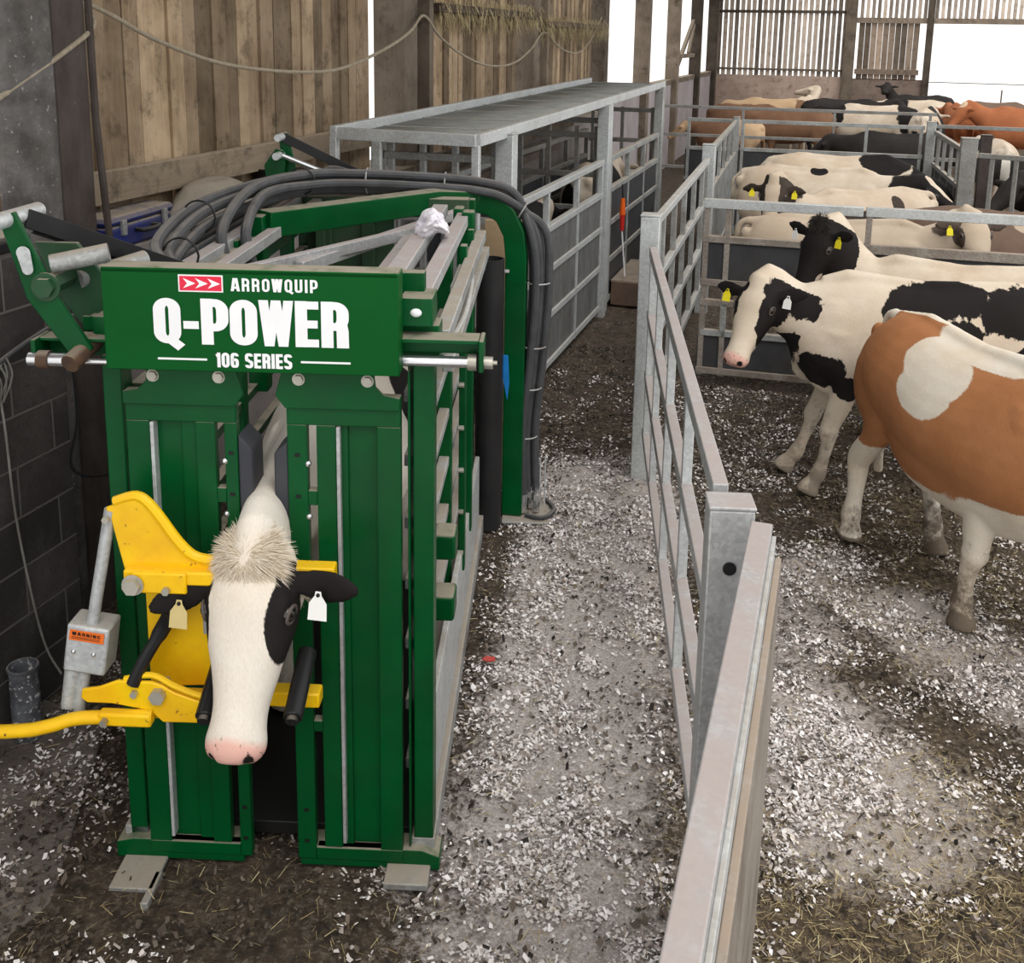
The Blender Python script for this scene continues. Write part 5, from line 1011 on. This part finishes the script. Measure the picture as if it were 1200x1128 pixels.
# --- brown and white cow
cB, _, _ = cow('cow', (.80, 5.55, 0), R(-63), 'brown and white cow walking away to the right with its head out of frame', 'brown',
    [('b', (.45, -.12, 1.06), (.60, .5, .46)), ('b', (.80, 0, 1.0), (.34, .34, .40)), ('b', (-.58, -.05, 1.12), (.50, .46, .46)), ('b', (-.1, -.3, .90), (.5, .3, .28)), ('b', (-.62, -.22, .80), (.26, .2, .18)), ('b', (.1, .3, 1.0), (.6, .3, .4)), ('h', (.1, 0, -.1), (.5, .5, .5))],
    [('b', (-.14, -.20, 1.28), (.20, .2, .16)), ('b', (-.02, -.26, 1.22), (.22, .2, .14)), ('b', (.08, -.03, 1.36), (.40, .12, .12)), ('b', (-.05, -.34, 1.13), (.22, .2, .13)), ('b', (.55, 0, .58), (.45, .4, .20)), ('b', (0, 0, .52), (.7, .25, .12)), ('b', (-.6, 0, 1.40), (.3, .03, .06)), ('b', (-.9, 0, 1.32), (.12, .08, .1))],
    poll=(1.20, .28, .98), head=(25, 50, 0), feet={'br': (-.06, -.10, 0), 'bl': (.2, -.02, 0), 'fr': (-.16, -.02, 0), 'fl': (.28, .14, 0)}, vox=.012, fat=1.1, deep=.12, legw=1.4, scale=.985, neckmid=(.92, .06, 1.02), base=-.5)
# --- black headed cow reaching over behind
cC, Mh, Rh = cow('cow', (.92, 7.72, 0), math.pi-R(2), 'black headed cow with white neck standing behind the black and white cow', 'holstein',
    hd(((.2, 0, -.1), (.6, .5, .4)))+[('b', (1.05, .0, 1.35), (.20, .3, .26)), ('b', (-.2, .2, 1.0), (.25, .2, .25))], hd(((.35, .08, -.13), (.05, .02, .03))),
    poll=(1.0, .08, 1.60), head=(50, 62, 0), vox=.014, tags=((1, 'y', 0), (-1, 'w', 0)), neckmid=(.80, .0, 1.34), ear=(10, -8), scale=.97, feet={'fl': (.12, 0, 0), 'fr': (.1, 0, 0)})
tuft(cC, Mh, 500, 'hairb', (-.01, 0, .015), (.07, .08, .03), (.03, .06), 3, w=.002)
# --- middle pen
FACE = hd(((.14, .15, -.08), (.3, .10, .14)), ((.14, -.15, -.08), (.3, .10, .14)), ((.0, .25, -.06), (.14, .2, .2)), ((.0, -.25, -.06), (.14, .2, .2)), ((.0, 0, 0), (.05, .2, .08)))
G2 = 'cattle of the middle pen'
cow('cow', (.33, 11.3, 0), R(218), 'cream cow with dark splotched flank, black ears, white blaze and two yellow tags', 'cream_black', FACE+[('b', (-.05, .26, 1.10), (.45, .2, .12)), ('b', (-.3, .2, 1.24), (.07, .12, .14)), ('b', (.25, .28, 1.1), (.2, .2, .14)), ('b', (.95, 0, .95), (.24, .4, .3))], hd(((.2, 0, .02), (.5, .055, .12))),
    poll=(1.10, .0, 1.52), head=(47, 58, 0), vox=.016, tags=((1, 'y', 0), (-1, 'y', 0)), scale=.98, ear=(-4, 8), neckmid=(.85, -.02, 1.26))
cow('cow', (-.12, 12.62, 0), R(-3), 'white cow with black face and pale forehead at the right end of its back', 'holstein', [('b', (1.0, 0, 1.1), (.3, .3, .3)), ('b', (.0, -.1, 1.36), (.1, .15, .05))]+hd(((.2, 0, -.1), (.6, .3, .4))), hd(((.12, 0, .02), (.24, .08, .08))), poll=(1.16, -.02, 1.30), head=(-8, 35, 0), vox=.02, scale=1.02)
cow('cow', (.15, 13.65, 0), R(2), 'white backed cow with black saddle patch nearest the long cross gate', 'holstein', [('b', (.45, 0, 1.32), (.28, .4, .16)), ('b', (1.0, 0, 1.1), (.3, .3, .3))]+hd(((.2, 0, -.1), (.6, .3, .4))), poll=(1.12, 0, 1.05), head=(-8, 45, 0), vox=.025, scale=1.06)
cow('cow', (1.55, 10.15, 0), R(-4), 'dun brown cow with a small white fleck on its back', 'dun', [('b', (0, 0, 1), (3, 2, 2)), ('h', (0, 0, 0), (2, 2, 2))], [('b', (-.42, -.1, 1.37), (.10, .06, .06)), ('b', (.3, -.2, 1.3), (.3, .14, .1))], poll=(1.15, 0, 1.1), head=(0, 45, 0), vox=.022, scale=1.0)
cow('cow', (.17, 9.42, 0), R(-3), 'white cow behind the pen gate turning its dark eyed face to camera', 'cream', hd(((.15, .14, -.09), (.09, .06, .07)), ((.0, .25, -.06), (.12, .16, .16)), ((.0, -.25, -.06), (.12, .16, .16)), ((.15, -.13, -.09), (.1, .05, .07))), poll=(1.02, -.12, 1.49), head=(-68, 52, 0), vox=.016, tags=((-1, 'y', 0),), neckmid=(.84, -.03, 1.27), scale=.97, ear=(8, 10))
# --- right hand pens and the far cattle
def far(x, y, rz, lab, coat, bl=None, li=(), sc=1.0, vox=.035, poll=(1.14, 0, 1.25), hdp=(0, 40, 0), cat='cow', group=None):
    if bl == 'all': bl = [('b', (0, 0, 1), (3, 2, 2)), ('h', (0, 0, 0), (2, 2, 2))]
    cow('cow', (x, y, 0), R(rz), lab, coat, bl or [], li, poll=poll, head=hdp, scale=sc, vox=vox, pinknose=False, group=group, cat=cat)
far(3.25, 14.1, 184, 'black cow with white ear tag at the right edge of the photo', 'blackcoat', 'all', poll=(1.1, .1, 1.2), hdp=(30, 40, 0), vox=.025, sc=1.05)
far(3.0, 15.6, 175, 'black cow with white collar stripe behind the broad weathered post', 'blackcoat', 'all', [('b', (.75, 0, 1.1), (.06, .4, .4))], vox=.03)
far(1.0, 18.6, 178, 'black backed cow behind the long cross gate', 'blackcoat', 'all', vox=.03)
far(2.45, 18.45, 95, 'grey and black cow with pale rump right of the long cross gate', 'holstein', [('b', (.3, 0, 1.1), (.5, .5, .35))], vox=.03)
far(3.85, 24.5, 175, 'orange brown cow with upright head at the right', 'chestnut', 'all', hd(((.0, 0, .03), (.1, .2, .05))), poll=(1.12, .1, 1.42), hdp=(40, 45, 0), sc=1.12)
far(2.75, 26.35, 100, 'brown cow half hidden left of the orange brown cow', 'chestnut', 'all', poll=(1.1, 0, 1.3), sc=1.08)
far(1.88, 24.1, 80, 'dark patched cow rump left of the brown cows', 'holstein', [('b', (0, -.1, 1.1), (.5, .4, .4)), ('b', (-.7, -.1, .9), (.25, .4, .3))], sc=1.1)
far(.78, 24.95, 180, 'cream bodied cow with black head in the far pen', 'holstein', [('b', (.8, 0, 1.2), (.3, .4, .4)), ('b', (-.7, 0, 1.1), (.3, .4, .4)), ('h', (0, 0, 0), (2, 2, 2))], sc=1.08, hdp=(30, 50, 0))
far(1.8, 28.8, 170, 'black and white backed cow far behind the cream bodied cow', 'holstein', [('b', (.3, 0, 1.2), (.3, .4, .3)), ('h', (0, 0, 0), (2, 2, 2))], sc=1.05)
far(2.2, 31.5, 200, 'black cow holding its head up against the bright opening', 'blackcoat', 'all', poll=(.9, 0, 1.68), hdp=(60, 15, 0), sc=1.05)
far(4.0, 30.3, 0, 'grey backed cow below the bright opening', 'dun', 'all', sc=1.0)
far(.25, 26.6, 0, 'black cow facing right against the plywood back wall', 'blackcoat', 'all', poll=(1.12, 0, 1.35), sc=1.1)
far(-1.5, 27.3, 182, 'shaggy brown cow side on at the back wall', 'shaggy', [('b', (-.9, 0, 1), (.5, .5, .5)), ('b', (.6, 0, .9), (.5, .6, .35))], sc=1.05)
far(-.9, 24.3, 178, 'shaggy brown cow in front of its darker shaggy neighbour', 'shaggy', 'all', sc=1.0)
far(-.75, 29.0, 80, 'pale faced cow lifting its head between the shaggy cows and the wall', 'holstein', [('b', (0, 0, 1), (.5, .4, .3))], poll=(.95, 0, 1.6), hdp=(80, 10, 0), sc=1.05)
far(-2.2, 23.4, 178, 'small brown and cream cow alone in the far left corner', 'shaggy', [('b', (.4, 0, 1), (.7, .6, .5))], sc=.85)
far(-1.95, 25.6, 5, 'brown cow standing right of the small corner cow', 'shaggy', 'all', sc=1.0)
# --- cows in the race
far(-2.70, 9.2, 90, 'black backed cow standing in the near part of the race', 'holstein', [('b', (0, 0, 1.2), (.7, .6, .4)), ('h', (0, 0, 0), (2, 2, 2))], [('b', (-.9, 0, 1.2), (.15, .2, .2))], vox=.025, sc=.95, cat='cow')
far(-2.70, 12.6, 90, 'cow with curved white rump in the far part of the race', 'holstein', [('b', (-.2, 0, 1.1), (.5, .5, .4)), ('b', (-.9, .15, 1.0), (.1, .1, .2))], vox=.025, sc=1.02)
